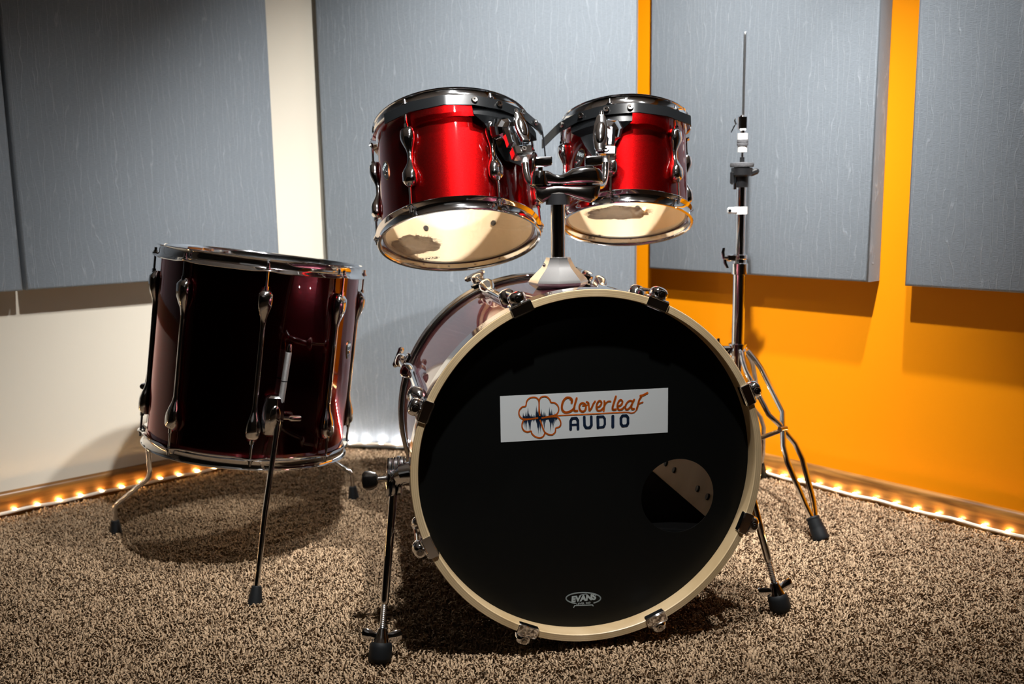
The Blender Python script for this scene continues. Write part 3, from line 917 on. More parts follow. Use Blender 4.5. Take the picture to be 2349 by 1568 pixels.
# printed marks on the bottom heads
def headpt(px, py, M, z):
    n = (M.to_3x3() @ Vector((0, 0, 1))); p = onplane(px, py, M @ Vector((0, 0, z)), n); return M.inverted() @ p
for M, hd, px, w in ((M1, h1, (983, 592), .046), (M2, h2, (1360, 541), .042)):
    p = headpt(*px, M, .0125); p.z = .0122
    obj('printed_logo', head_logo(None, p, PI + math.radians(-6 if M is M1 else -12), w), BLACKINK, hd, smooth=0)
def wad(M, px, label, r, sc):
    p = headpt(*px, M, .02)
    mb = MB(); rr = random.Random(int(px[0]))
    # lumpy wadding: overlapping soft tufts
    n = 40; vs = []; fs = []
    ph = [rr.uniform(0, 6.28) for _ in range(18)]
    for i in range(n // 2 + 1):
        a = PI * i / (n // 2)
        for j in range(n):
            b = 2 * PI * j / n
            d = Vector((math.sin(a) * math.cos(b), math.sin(a) * math.sin(b), math.cos(a)))
            k = 1 + .16 * math.sin(5 * d.x + ph[0]) * math.sin(4 * d.y + ph[1]) + .11 * math.sin(9 * d.x + ph[2] + 3 * d.z) * math.sin(8 * d.y + ph[3]) + .07 * math.sin(19 * d.y + ph[4]) * math.sin(17 * d.x + ph[5]) + .04 * math.sin(37 * d.x + ph[6]) * math.sin(33 * d.y + 20 * d.z)
            vs.append(Vector((d.x * r * sc[0], d.y * r * sc[1], d.z * r * sc[2])) * k)
    for i in range(n // 2):
        for j in range(n):
            j2 = (j + 1) % n; fs.append((i * n + j, (i + 1) * n + j, (i + 1) * n + j2, i * n + j2))
    mb.add(vs, fs)
    # loose fibres round the wad
    for _ in range(260):
        d = Vector((rr.gauss(0, 1), rr.gauss(0, 1), rr.gauss(0, .6))).normalized()
        s = Vector((d.x * r * sc[0], d.y * r * sc[1], d.z * r * sc[2]))
        e = s * rr.uniform(1.02, 1.16) + Vector((rr.gauss(0, .0035), rr.gauss(0, .0035), 0))
        mb.tube([s * .93, (s + e) / 2 + Vector((rr.gauss(0, .001), rr.gauss(0, .001), 0)), e], .0003, 4, cap=False)
    zc = .0140 + r * sc[2] * 1.02
    o = obj('damping_wad', mb, FLUFF, None, smooth=60)
    # centre on the sight line through its middle
    c = headpt(*px, M, zc)
    o.matrix_world = M @ Matrix.Translation(Vector((c.x, c.y, zc)))
    return tag(o, label, 'wadding', 'grey wads of damping wool inside the toms')
wad(M1, (953, 562), 'grey fluffy wad of damping wool lying inside the larger left rack tom', .036, (1.30, 1.15, .32))
wad(M2, (1418, 488), 'grey fluffy wad of damping wool lying inside the smaller right rack tom', .036, (1.70, .80, .26))

# ------------------------------------------------------------------ bass drum
bc = Vector((.12594936, 1.42914795, .30897274))
bax = Vector((-.16325997, .98640764, -.01860501)).normalized()
bu = Vector((.98657841, .16328824, 0)).normalized(); bv = bu.cross(bax).normalized()
MB_ = basis(bu, bax, bc)   # local x right, y into the drum, z up
bd_ = root('bass_drum', MB_)
tag(bd_, 'big bass drum with black front head and pale maple hoop', 'drum', None)
DB = .505; RB = .2794
def by(prof, n=160): # lathe around local y
    mb = MB()
    k = len(prof); vs = []; fs = []
    for i in range(n):
        t = 2 * PI * i / n
        for r, y in prof: vs.append((math.cos(t) * r, y, math.sin(t) * r))
    for i in range(n):
        for j in range(k - 1): fs.append((i * k + j, ((i + 1) % n) * k + j, ((i + 1) % n) * k + j + 1, i * k + j + 1))
    return mb.add(vs, fs)
mb = by([(RB, .030), (RB, .475), (RB - .001, .476)]); m0 = len(mb.f)
m2 = by([(RB - .0005, .476), (RB - .0065, .474), (RB - .0065, .032), (RB - .0005, .030)])
mb.mi = 1; mb.add(m2.v, m2.f)
obj('shell', mb, [WINE, INNER], bd_, smooth=30)
# thin dark inlay line ring near each hoop edge of the shell
ho = by([(.2915, .0415), (.2812, .0415), (.2800, .040), (.2800, .0015), (.2812, 0), (.2915, 0), (.2925, .0015)])
fho = obj('hoop', ho, MAPLE, bd_, smooth=40, label='pale maple front hoop')
ho = by([(.2925, .0015), (.2928, .0020), (.2928, .0400), (.2915, .0415)])
obj('hoop_lacquer_band', ho, INLAY, fho, smooth=30, label='glossy dark band round the outside of the hoop')
ho = by([(.2800, DB - .0015), (.2812, DB), (.2862, DB), (.2892, DB - .004), (.2895, DB - .009), (.2862, DB - .014), (.2888, DB - .018), (.2892, DB - .022), (.2862, DB - .027), (.2885, DB - .032), (.2885, DB - .037), (.2855, DB - .040), (.2812, DB - .040), (.2800, DB - .0385), (.2800, DB - .0015)])
obj('hoop', ho, CHROME2, bd_, smooth=50, label='dark grooved metal rear hoop')
# front head with off-centre port
PH = Vector((.1557, -.0630)); PRAD = .0635; YH = .030
def headport():
    mb = MB(); n = 160; m_ = 10; vs = []; fs = []
    for s_ in (0, 1):
        y = YH - .0008 * s_
        for k in range(m_ + 1):
            for i in range(n):
                t = 2 * PI * i / n
                a = Vector((PH.x + math.cos(t) * PRAD, PH.y + math.sin(t) * PRAD))
                # ray from port centre to rim circle
                d = Vector((math.cos(t), math.sin(t))); b_ = PH.dot(d); L_ = -b_ + math.sqrt(b_ * b_ - PH.dot(PH) + .2799 ** 2)
                b = PH + d * L_
                p = a.lerp(b, k / m_)
                vs.append((p.x, y, p.y))
    def id_(s_, k, i): return s_ * (m_ + 1) * n + k * n + i % n
    for i in range(n):
        for k in range(m_):
            fs.append((id_(0, k, i), id_(0, k + 1, i), id_(0, k + 1, i + 1), id_(0, k, i + 1)))
            fs.append((id_(1, k, i), id_(1, k, i + 1), id_(1, k + 1, i + 1), id_(1, k + 1, i)))
        fs.append((id_(0, 0, i), id_(0, 0, i + 1), id_(1, 0, i + 1), id_(1, 0, i)))
        fs.append((id_(0, m_, i), id_(1, m_, i), id_(1, m_, i + 1), id_(0, m_, i + 1)))
    return mb.add(vs, fs)
fh = obj('front_drumhead', headport(), HEADBLACK, bd_, smooth=30, label='black front drumhead with an off-centre round port')
mb = by([(.0001, .470), (RB, .470), (RB, .4712), (.0001, .4712)]); obj('batter_drumhead', mb, BATTER, bd_, smooth=30)
# inlay ring
pr = MB()
# sticker (flat, on the head)
YS = YH - .0013
def face(mb, y):   # xy mesh -> (x, y const, z)
    mb.v = [(p[0], y - p[2], p[1]) for p in mb.v]; return mb
st = MB(); st.add([(-.1436, .0470, 0), (.1376, .0472, 0), (.1378, .1226, 0), (-.1434, .1229, 0), (-.1436, .0470, .0003), (.1376, .0472, .0003), (.1378, .1226, .0003), (-.1434, .1229, .0003)],
    [(3, 2, 1, 0), (4, 5, 6, 7), (0, 1, 5, 4), (1, 2, 6, 5), (2, 3, 7, 6), (3, 0, 4, 7)])
sto = obj('studio_sticker', face(st, YS + .0003), STICKER, fh, smooth=0, label='white rectangular studio name sticker')
def S5(P): return [(1.3714629e-4 * x - 1.18419e-6 * y - .16353988, -7.483164e-6 * x - 1.3620432e-4 * y + .15946977) for x, y in P]
K5 = 1.367e-4
or_ = []
def so(P, w, closed=False, n=6): or_.append((S5(smooth_pts(P, n, closed)), w * K5))
so([(1006, 335), (1010, 300), (985, 275), (940, 277), (903, 320), (888, 380), (895, 425), (930, 452), (975, 445), (1012, 425), (1040, 395)], 27)
so([(1012, 330), (1004, 305), (990, 292)], 22)
so([(1068, 280), (1050, 340), (1036, 400), (1042, 432), (1075, 432)], 25)
so(ellipse(1140, 390, 40, 52, 14)[:-1], 24, True, 3); so([(1140, 370), (1180, 368), (1215, 350)], 15)
so([(1188, 325), (1212, 340), (1222, 425), (1245, 405), (1270, 350), (1292, 318)], 22)
def letter_e(dx, dy): so([(1312 + dx, 392 + dy), (1352 + dx, 375 + dy), (1372 + dx, 335 + dy), (1350 + dx, 310 + dy), (1322 + dx, 335 + dy), (1308 + dx, 388 + dy), (1325 + dx, 428 + dy), (1365 + dx, 425 + dy), (1395 + dx, 395 + dy)], 23)
letter_e(0, 0)
so([(1405, 315), (1408, 345), (1398, 430)], 25); so([(1402, 385), (1425, 340), (1455, 318), (1482, 318)], 20)
so([(1548, 258), (1528, 320), (1508, 390), (1514, 418), (1548, 415)], 26)
letter_e(258, -12)
so([(1758, 318), (1722, 308), (1686, 335), (1666, 378), (1672, 412), (1700, 412), (1736, 372), (1758, 322)], 22); so([(1775, 296), (1752, 340), (1742, 385), (1752, 412), (1775, 408)], 24)
so([(1862, 262), (1838, 300), (1822, 360), (1802, 420), (1775, 452), (1735, 460), (1690, 450), (1560, 455), (1200, 474), (830, 490)], 13)
so([(1862, 262), (1838, 300), (1822, 360), (1806, 415)], 24)
so([(1852, 248), (1890, 238), (1938, 212)], 26, n=3); so([(1838, 345), (1882, 326)], 18)
# clover outline
so([(622, 488), (612, 430), (613, 340), (600, 292), (560, 270), (502, 280), (466, 318), (452, 375), (410, 388), (376, 430), (374, 482), (400, 522), (440, 535), (520, 532), (592, 520)], 17)
so([(622, 488), (614, 400), (616, 312), (640, 268), (700, 261), (742, 298), (756, 330), (800, 336), (838, 370), (850, 420), (830, 468), (790, 490), (720, 505), (650, 520)], 17)
so([(650, 520), (740, 508), (828, 508), (866, 548), (874, 600), (852, 630), (814, 645), (806, 692), (768, 724), (718, 718), (680, 690), (656, 640), (640, 590), (625, 550)], 17)
so([(594, 522), (500, 536), (432, 546), (410, 582), (408, 632), (430, 672), (470, 690), (514, 680), (524, 708), (560, 744), (616, 762), (660, 744), (684, 698)], 17)
obj('orange_lettering', face(strokes_mb(or_, .0004), YS), ORANGEINK, sto, smooth=0, label='orange script lettering and clover outline')
nv = []
def sn_(P, w, closed=False): nv.append((S5(P + ([P[0]] if closed else [])), w * K5))
sn_([(994, 660), (994, 560), (1010, 528), (1062, 522), (1082, 552), (1084, 655)], 34); sn_([(994, 606), (1082, 602)], 26)
sn_([(1160, 512), (1164, 612), (1184, 642), (1228, 640), (1248, 612), (1246, 508)], 34)
sn_([(1326, 508), (1330, 640)], 36); sn_([(1326, 508), (1392, 504), (1412, 532), (1414, 600), (1396, 632), (1330, 640)], 30)
sn_([(1512, 500), (1512, 630)], 38)
sn_([(1612, 525), (1630, 495), (1680, 492), (1700, 518), (1700, 590), (1684, 616), (1632, 620), (1614, 594)], 34, True)
nm = strokes_mb(nv, .0003)
for x, u, d in ((422, 70, 90), (432, 35, 60), (440, 30, 120), (455, 80, 150), (466, 30, 60), (480, 130, 60), (492, 60, 150), (505, 40, 170), (520, 55, 60), (532, 30, 30), (545, 45, 55), (560, 40, 40), (580, 155, 60), (592, 110, 140), (602, 90, 200), (612, 60, 150), (628, 60, 190), (640, 115, 90), (655, 60, 60), (672, 85, 150), (688, 70, 60), (706, 45, 25), (722, 30, 20), (737, 140, 50), (750, 90, 170), (765, 115, 90), (780, 60, 130), (795, 75, 80), (812, 60, 50), (826, 55, 25)):
    c0 = 522; w = 9 if u + d < 170 else 13
    P = S5([(x - w, c0), (x, c0 - u), (x + w, c0), (x + 2, c0 + d)])
    nm.add([Vector((p[0], p[1], .0003)) for p in P], [(0, 3, 2, 1)])
for cx, cy, r1_, r2_ in ((617, 520, 45, 42), (690, 520, 40, 22), (520, 525, 60, 14), (780, 515, 45, 12)):
    P = S5(ellipse(cx, cy, r1_, r2_, 16)[:-1]); nm.add([Vector((p[0], p[1], .0003)) for p in P], [tuple(range(16))])
obj('navy_lettering', face(nm, YS), NAVYINK, sto, smooth=0, label='navy capital lettering and sound wave')
# maker's mark low on the head
def SE(P): return [(1.60221705e-4 * x - 1.2689e-6 * y - .18727287, -1.44927e-5 * x - 1.6392572e-4 * y - .1587056) for x, y in P]
KE = 1.62e-4
mk = strokes_mb([(SE(ellipse(1117, 333, 186, 62, 50, 118, 412)), 13 * KE),
                 (SE([(1012, 432), (1022, 412), (1216, 404), (1222, 416)]), 9 * KE)], 0)
for s, cx, cy, size, bold, stt in (('EVANS', 1118, 333, .0138, .0008, 1.02), ('ONYX', 1120, 292, .0030, .0001, 1.2), ('LEVEL 360', 1117, 388, .0045, .0001, 1.25)):
    tx = text_mb(s, size, bold, stt, .1 if s == 'EVANS' else 0)
    o_ = SE([(cx, cy)])[0]; ang = math.radians(1.2)
    tx.v = [(p[0] * math.cos(ang) - p[1] * math.sin(ang) + o_[0], p[0] * math.sin(ang) + p[1] * math.cos(ang) + o_[1], 0) for p in tx.v]
    mk.add(tx.v, tx.f)
obj('printed_logo', face(mk, YH - .0012), SILVERINK, fh, smooth=0, label='silver oval maker mark')
# cushion inside, seen through the port
zt_ = -.132; n = 24; RC = .2715
sec = []
a0_ = math.asin(zt_ / RC)
for i in range(n + 1):
    a = (-PI - a0_) + (PI + 2 * a0_) * i / n
    sec.append((math.cos(a) * RC, math.sin(a) * RC))
for i in range(1, 12):
    f = i / 12; x = sec[n][0] + (sec[0][0] - sec[n][0]) * f
    sec.append((x, zt_ + .020 * math.sin(PI * f)))
vs = []; fs = []; m_ = len(sec); YR = [(.0325, .90), (.036, .97), (.050, 1.0), (.25, 1.0), (.42, 1.0), (.445, .93), (.452, .80)]
for y, k in YR:
    for x, z in sec: vs.append((x * (k if k < 1 else 1), y, -.205 + (z + .205) * k))
for i in range(len(YR) - 1):
    for j in range(m_): fs.append((i * m_ + j, i * m_ + (j + 1) % m_, (i + 1) * m_ + (j + 1) % m_, (i + 1) * m_ + j))
fs += [tuple(range(m_)), tuple((len(YR) - 1) * m_ + j for j in range(m_))[::-1]]
mb = MB(); mb.add(vs, fs)
pil = obj('damping_cushion', mb, PILLOW, None, smooth=50); pil.matrix_world = MB_
tag(pil, 'black cushion lying inside the bass drum, seen through the round port', 'cushion')
# claws, tension rods and lugs
def eb(phi): a = math.radians(phi); return Vector((math.cos(a), 0, math.sin(a)))
def tb(phi): a = math.radians(phi); return Vector((-math.sin(a), 0, math.cos(a)))
YB = Vector((0, 1, 0))
def bass_claw(phi, front):
    e, t = eb(phi), tb(phi); R3 = Matrix((t, YB, e)).transposed()
    y0 = 0.0 if front else DB; sg = 1 if front else -1
    top = phi > 0
    mb = MB()
    mb.box(e * .2868 + YB * (y0 - sg * .0012), (.036, .0022, .0155), R3, .0008)        # over the hoop's face
    mb.box(e * .2950 + YB * (y0 + sg * .014), (.034, .034, .0040), R3, .0015)         # over its outside
    mb.box(e * .2790 + YB * (y0 + sg * .004), (.034, .012, .0030), R3, .001)          # lip inside
    # nut housing
    S = []
    for u, w, d in ((-.0165, .005, .004), (-.0155, .0085, .007), (-.012, .0125, .0105), (-.004, .0150, .0125), (.006, .0140, .0115), (.012, .011, .009), (.015, .007, .006)):
        S.append((e * .3035 + YB * (y0 + sg * (.0155 + u)), t, e, w * .98, d * .90))
    mb.loft(S, 14, 2.6)
    c = obj('claw', mb, CHROME, bd_, smooth=35)
    if front:
        k = MB(); k.lathe([(.0001, .003), (.0028, .003), (.0032, .0005), (.0056, .0005), (.0066, -.002)], 16, e * .3040 + YB * (y0 - .0010), axis=-YB); obj('bolt_head', k, CHROME2, c)
    else:
        k = MB(); p = e * .3075 + YB * (DB + .004)
        k.tube([p - YB * .004, p + YB * .014], .0045, 10); k.box(p + YB * .016, (.046, .012, .012), Matrix((t, YB, e)).transposed(), .004)
        obj('t_handle', k, CHROME, c, smooth=30)
    ya = .115 if front else .385
    k = MB(); k.tube([e * .3070 + YB * (y0 + sg * .02), e * .3040 + YB * ya], .0032, 10); obj('tension_rod', k, CHROME, c)
def bass_lug(phi):
    e, t = eb(phi), tb(phi); S = []
    n = 28; y0, y1 = .105, .395
    for i in range(n + 1):
        u = i / n; y = y0 + (y1 - y0) * u; q = min(u, 1 - u) * (y1 - y0)
        if q < .055:
            f = math.sin(min(1, q / .012) * PI / 2) * (.5 + .5 * math.cos(max(0, (q - .018) / .037) * PI))
            w = .007 + .0085 * f; d = .008 + .0085 * f
            if q < .012: w *= .72 + .28 * q / .012; d *= .72 + .28 * q / .012
        else: w, d = .007, .008
        S.append((e * (RB + d * .85) + YB * y, t, e, w, d))
    mb = MB(); mb.loft(S, 14, 2.6); lg = obj('lug', mb, CHROME, bd_, smooth=60)
    for y in (.135, .185, .315, .365):
        k = MB(); k.lathe([(.0001, .0035), (.0058, .0035), (.0065, 0)], 12, e * (RB - .0065) + YB * y, axis=-e); obj('lug_screw', k, PLAST, lg)
for k_ in range(8):
    phi = 22.5 + 45 * k_
    ph_ = phi if phi <= 180 else phi - 360
    bass_claw(phi, True); bass_claw(phi, False); bass_lug(phi)
# spurs
IB = MB_.inverted()
def spur(side, foot_w, top_w, ang):
    e = eb(ang); t = tb(ang)
    c = e * (RB + .004) + YB * .105
    mb = MB(); R3 = Matrix((t, YB, e)).transposed()
    mb.box(c, (.060, .050, .010), R3, .004)
    b = obj('spur_bracket', mb, CHROME, bd_, smooth=30)
    top = IB @ top_w; ft_ = IB @ foot_w; d = (ft_ - top).normalized()
    # joint: two clamshell discs with ribs
    mb = MB(); o = e * (RB + .008) + YB * .100
    mb.tube([o, o + e * .012, top + e * -.004], [.020, .019, .017], 20)
    jo = obj('spur_joint', mb, CHROME, b, smooth=35)
    mb = MB()
    for w in (-.010, .0, .010):
        S = []
        for u, k in ((-.030, .5), (-.024, .85), (-.008, 1.0), (.010, 1.0), (.026, .8), (.034, .45)):
            S.append((top - d * u * 1.0 + e * w, e, (d.cross(e)).normalized(), .0048, .019 * k))
        mb.loft(S, 10, 2.5)
    obj('clamp_shell', mb, CHROME, jo, smooth=45)
    k_ = e if side < 0 else YB
    mb = MB(); s0 = top + k_ * .014
    mb.tube([s0, s0 + k_ * .016], .0048, 12)
    q_ = d.cross(k_).normalized()
    S = []
    for u, w, t_ in ((.016, .006, .004), (.020, .0125, .0055), (.030, .0160, .0050), (.040, .0165, .0045), (.046, .012, .0035), (.048, .006, .002)):
        S.append((s0 + k_ * u * .85, (k_.cross(q_)).normalized(), q_, w, t_))
    mb.loft(S, 14, 3.0)
    obj('wing_nut', mb, CHROME2, jo, smooth=30)
    rod = MB(); L_ = (ft_ - top).length
    rod.tube([top, top + d * (L_ - .098), top + d * (L_ - .093)], [.0070, .0070, .0060], 18)
    ro = obj('spur_rod', rod, CHROME, bd_)
    th = MB(); P = []; rr = []
    nst = 44
    for i in range(nst + 1):
        P.append(top + d * (L_ - .096 + .070 * i / nst)); rr.append(.0046 if i % 2 else .0054)
    th.tube(P, rr, 12); obj('threaded_end', th, STEEL, ro)
    wn = MB(); q = top + d * (L_ - .042)
    wn.lathe([(.0055, -.012), (.0080, -.011), (.0115, .002), (.0145, .010), (.0001, .010)], 18, q, axis=d)
    X = Vector((1, 0, 0)) - d * d.x; X.normalize(); Yk = d.cross(X)
    for sg in (-1, 1):
        wn.loft([(q + X * sg * .008 + d * .003, Yk, d, .0045, .006), (q + X * sg * .018 + d * .000, Yk, d, .0042, .0085), (q + X * sg * .029 - d * .002, Yk, d, .0034, .0090), (q + X * sg * .0325 - d * .002, Yk, d, .0018, .007)], 10, 3)
    obj('foot_wing_nut', wn, CHROME, ro, smooth=35)
    rf = MB(); q2 = top + d * (L_ - .032)
    rf.lathe([(.0001, 0), (.0150, 0), (.0175, .003), (.0185, .008), (.0190, .024), (.0175, .029), (.0140, .032), (.0001, .033)], 24, q2, axis=d)
    obj('rubber_foot', rf, RUBBER, ro)
fl = at(859, 1530, 1.395); fl.z = .0
spur(-1, Vector((-.2235, 1.392, .002)), Vector(at(905, 1095, 1.485)), 183)
spur(1, Vector((.478, 1.553, .002)), MB_ @ (eb(-7) * (RB + .034) + YB * .120), -7)

# ------------------------------------------------------------------ tom holder (post, clamps, arms)
YP = 1.655
base = at(1281, 668, YP); px_, py_ = base.x, base.y
hb = MB_ @ (Vector((0, 0, RB)) + YB * ((Vector((px_, py_, 0)) - bc).dot(bax)))
th_ = root('tom_holder', Matrix.Translation(Vector((px_, py_, hb.z))))
tag(th_, 'chrome double tom holder post rising from the top of the bass drum', 'tom holder')
def zl(py): return at(1281, py, YP).z - hb.z
mb = MB()
mb.lathe([(.0001, -.006), (.036, -.006), (.052, .006), (.053, .010), (.050, .016), (.030, .036), (.0225, .050), (.0215, .054), (.0001, .054)], 8)
# octagonal bell is stretched along x
mb.v = [(x * 1.02, y * .95, z) for x, y, z in mb.v]
fb = obj('base_flange', mb, SATIN, th_, smooth=20)
mb = MB(); mb.lathe([(.0001, .004), (.003, .004), (.0035, 0)], 10, (-.024, -.004, .040), axis=(-1, 0, .4)); obj('set_screw', mb, CHROME2, fb)
zt = zl(468)
mb = MB(); mb.tube([(0, 0, .045), (0, 0, zl(418))], .0127, 24); obj('post', mb, CHROME, th_)
mb = MB(); mb.tube([(0, 0, zl(469)), (0, 0, zl(444))], .0215, 20); mb.box((-.024, -.004, (zl(469) + zl(444)) / 2 + .004), (.012, .012, .009), bev=.002); obj('memory_collar', mb, PLAST, th_, smooth=30)
zc = zl(408)
mb = MB()
S = []
YX, ZX = Vector((0, 1, 0)), Vector((0, 0, 1))
for x, w, h in ((-.044, .008, .008), (-.041, .014, .0115), (-.034, .0165, .0125), (-.018, .0165, .0120), (-.006, .0150, .0085), (.004, .0155, .0080), (.016, .0185, .0100), (.024, .0200, .0130), (.040, .0215, .0150), (.060, .0205, .0145), (.072, .0165, .0130), (.079, .009, .0100)):
    S.append((Vector((x, -.006, zl(422) + h)), YX, ZX, w, h))
mb.loft(S, 20, 4.0)
mb.lathe([(.0001, 0), (.0165, 0), (.0170, .002), (.0135, .022), (.0125, .024), (.0001, .024)], 22, (-.032, -.012, zl(423)))
cb = obj('clamp_body', mb, CHROME, th_, smooth=32)
mb = MB(); S = []
for x, w, d_ in ((-.042, .006, .006), (-.038, .012, .012), (-.028, .0145, .0165), (-.016, .0130, .0125), (.0, .0145, .0090), (.018, .0155, .0100), (.038, .0170, .0135), (.058, .0160, .0160), (.070, .010, .0125), (.075, .005, .006)):
    S.append((Vector((x, -.004, zl(424) - d_)), YX, ZX, w, d_))
mb.loft(S, 18, 3.2)
obj('lower_jaw', mb, CHROME2, cb, smooth=35)
for x, y_ in ((-.031, -.012), (.058, -.010)):
    mb = MB(); mb.tube([(x, y_, zl(398)), (x, y_, zl(380))], .0042, 12)
    mb.loft([(Vector((x - .010, y_, zl(372))), YX, ZX, .0060, .0085), (Vector((x - .007, y_, zl(372))), YX, ZX, .0080, .0098), (Vector((x + .010, y_, zl(371))), YX, ZX, .0065, .0092), (Vector((x + .019, y_, zl(369))), YX, ZX, .0052, .0080), (Vector((x + .021, y_, zl(369))), YX, ZX, .0035, .0065)], 12, 3.2)
    obj('wing_bolt', mb, CHROME, cb, smooth=30)
ITH = th_.matrix_world.inverted()
arm = MB(); arm.bend([ITH @ at(1203, 352, 1.712), ITH @ at(1206, 395, 1.690), ITH @ at(1214, 421, 1.672), ITH @ at(1250, 424, 1.650)], .0068, .018, 16)
ar = obj('arm', arm, CHROME, th_)
arm = MB(); arm.tube([ITH @ at(1203, 352, 1.712), ITH @ at(1204.5, 376, 1.700)], .0071, 16); obj('knurled_end', arm, KNURL, ar)
arm = MB(); arm.bend([ITH @ at(1389, 352, 1.725), ITH @ at(1389, 395, 1.712), ITH @ at(1384, 426, 1.690), ITH @ at(1352, 424, 1.655)], .0068, .020, 16)
ar = obj('arm', arm, CHROME, th_)
arm = MB(); arm.tube([ITH @ at(1389, 352, 1.725), ITH @ at(1389, 374, 1.718)], .0071, 16); obj('knurled_end', arm, KNURL, ar)

# ------------------------------------------------------------------ hi-hat stand
hh = root('hi_hat_stand', Matrix.Translation(Vector((.5297, 2.12, 0))))
tag(hh, 'chrome hi-hat stand without cymbals behind the bass drum', 'hi-hat stand')
def hz(py): return at(1700, py, 2.12).z
mb = MB(); mb.tube([(0, 0, .03), (0, 0, hz(603))], .0143, 20); obj('lower_tube', mb, CHROME, hh)
mb = MB(); mb.tube([(0, 0, hz(600)), (0, 0, hz(430))], .0112, 20); obj('upper_tube', mb, CHROME, hh)
mb = MB(); mb.tube([(0, 0, hz(432)), (0, 0, hz(82)), (0, 0, hz(76)), (0, 0, hz(72))], [.0031, .0031, .0026, .0008], 12); obj('pull_rod', mb, STEEL, hh)
mb = MB(); mb.lathe([(.0112, 0), (.0185, .002), (.0190, .026), (.0160, .028), (.0155, .036), (.0170, .038), (.0170, .046), (.0115, .048)], 24, (0, 0, hz(630)))
hcol = obj('height_clamp', mb, CHROME, hh, smooth=30)
mb = MB(); zz = hz(590)
mb.box((-.021, -.006, zz), (.022, .014, .016), bev=.003); mb.tube([(-.028, -.008, zz), (-.040, -.010, zz)], .005, 10)
mb.loft([(Vector((-.039, -.010, zz - .002)), Vector((1, 0, 0)), Vector((0, 1, 0)), .004, .003), (Vector((-.042, -.010, zz + .012)), Vector((1, 0, 0)), Vector((0, 1, 0)), .0045, .003), (Vector((-.040, -.010, zz + .023)), Vector((1, 0, 0)), Vector((0, 1, 0)), .0035, .0025)], 10, 2.5)
mb.loft([(Vector((-.038, -.010, zz + .002)), Vector((1, 0, 0)), Vector((0, 1, 0)), .004, .003), (Vector((-.036, -.010, zz - .012)), Vector((1, 0, 0)), Vector((0, 1, 0)), .0045, .003), (Vector((-.030, -.010, zz - .023)), Vector((1, 0, 0)), Vector((0, 1, 0)), .0035, .0025)], 10, 2.5)
obj('wing_nut', mb, CHROME, hcol, smooth=40)
mb = MB(); zz = hz(482); mb.tube([(0, 0, zz - .009), (0, 0, zz + .008)], .0150, 24); mb.box((-.020, -.004, zz), (.024, .014, .014), bev=.003)
ml = obj('memory_lock', mb, WHITEP, hh, smooth=30)
mb = MB(); mb.tube([(-.028, -.012, zz), (-.028, -.0085, zz)], .0035, 10); obj('lock_screw', mb, BLACKM, ml)
mb = MB(); z0 = hz(430)
mb.lathe([(.0112, 0), (.0150, .001), (.0155, .024), (.0240, .028), (.0240, .044), (.0120, .046)], 24, (0, 0, z0))
mb.box((.026, -.004, z0 + .034), (.024, .014, .014), Matrix.Rotation(-.35, 3, 'Y'), .004)
mb.box((-.022, -.004, z0 + .022), (.010, .012, .030), None, .003)
cs = obj('seat_cup', mb, PLAST, hh, smooth=30)
mb = MB(); mb.tube([(-.018, -.010, z0 - .004), (-.018, -.010, z0 + .010)], .0035, 10); obj('tilt_screw', mb, CHROME, cs)
mb = MB(); mb.lathe([(.004, 0), (.0255, 0), (.0268, .004), (.0262, .009), (.004, .011)], 28, (0, 0, z0 + .046)); obj('seat_felt', mb, FELT, hh)
mb = MB(); mb.tube([(0, 0, z0 + .055), (0, 0, z0 + .068)], .0052, 12); obj('rod_sleeve', mb, PLAST, hh)
zt = hz(345)
mb = MB(); mb.tube([(0, 0, zt - .004), (0, 0, zt + .010)], .0108, 18); mb.tube([(0, 0, zt + .024), (0, 0, zt + .038)], .0118, 18); cl = obj('clutch_nut', mb, WHITEP, hh)
mb = MB(); mb.lathe([(.004, 0), (.0125, .001), (.0128, .006), (.0118, .0075), (.0128, .009), (.0124, .014), (.004, .015)], 20, (0, 0, zt + .0095)); obj('clutch_felt', mb, FELT, cl)
mb = MB(); z1 = zt + .044
mb.tube([(0, 0, z1 - .006), (0, 0, z1)], .006, 12); mb.box((0, 0, z1 + .017), (.021, .018, .034), bev=.004)
mb.loft([(Vector((-.010, 0, z1 + .016)), Vector((1, 0, 0)), Vector((0, 1, 0)), .003, .003), (Vector((-.018, 0, z1 + .013)), Vector((1, 0, .3)), Vector((0, 1, 0)), .003, .004), (Vector((-.023, 0, z1 + .004)), Vector((1, 0, .3)), Vector((0, 1, 0)), .0026, .004), (Vector((-.0265, 0, z1 - .004)), Vector((1, 0, 0)), Vector((0, 1, 0)), .0015, .003)], 10, 2.5)
mb.loft([(Vector((-.016, 0, z1 + .014)), Vector((1, 0, 0)), Vector((0, 1, 0)), .002, .003), (Vector((-.019, 0, z1 + .022)), Vector((1, 0, 0)), Vector((0, 1, 0)), .002, .003), (Vector((-.0175, 0, z1 + .027)), Vector((1, 0, 0)), Vector((0, 1, 0)), .001, .002)], 8, 2.5)
cu_ = obj('clutch_body', mb, CHROME, cl, smooth=35)
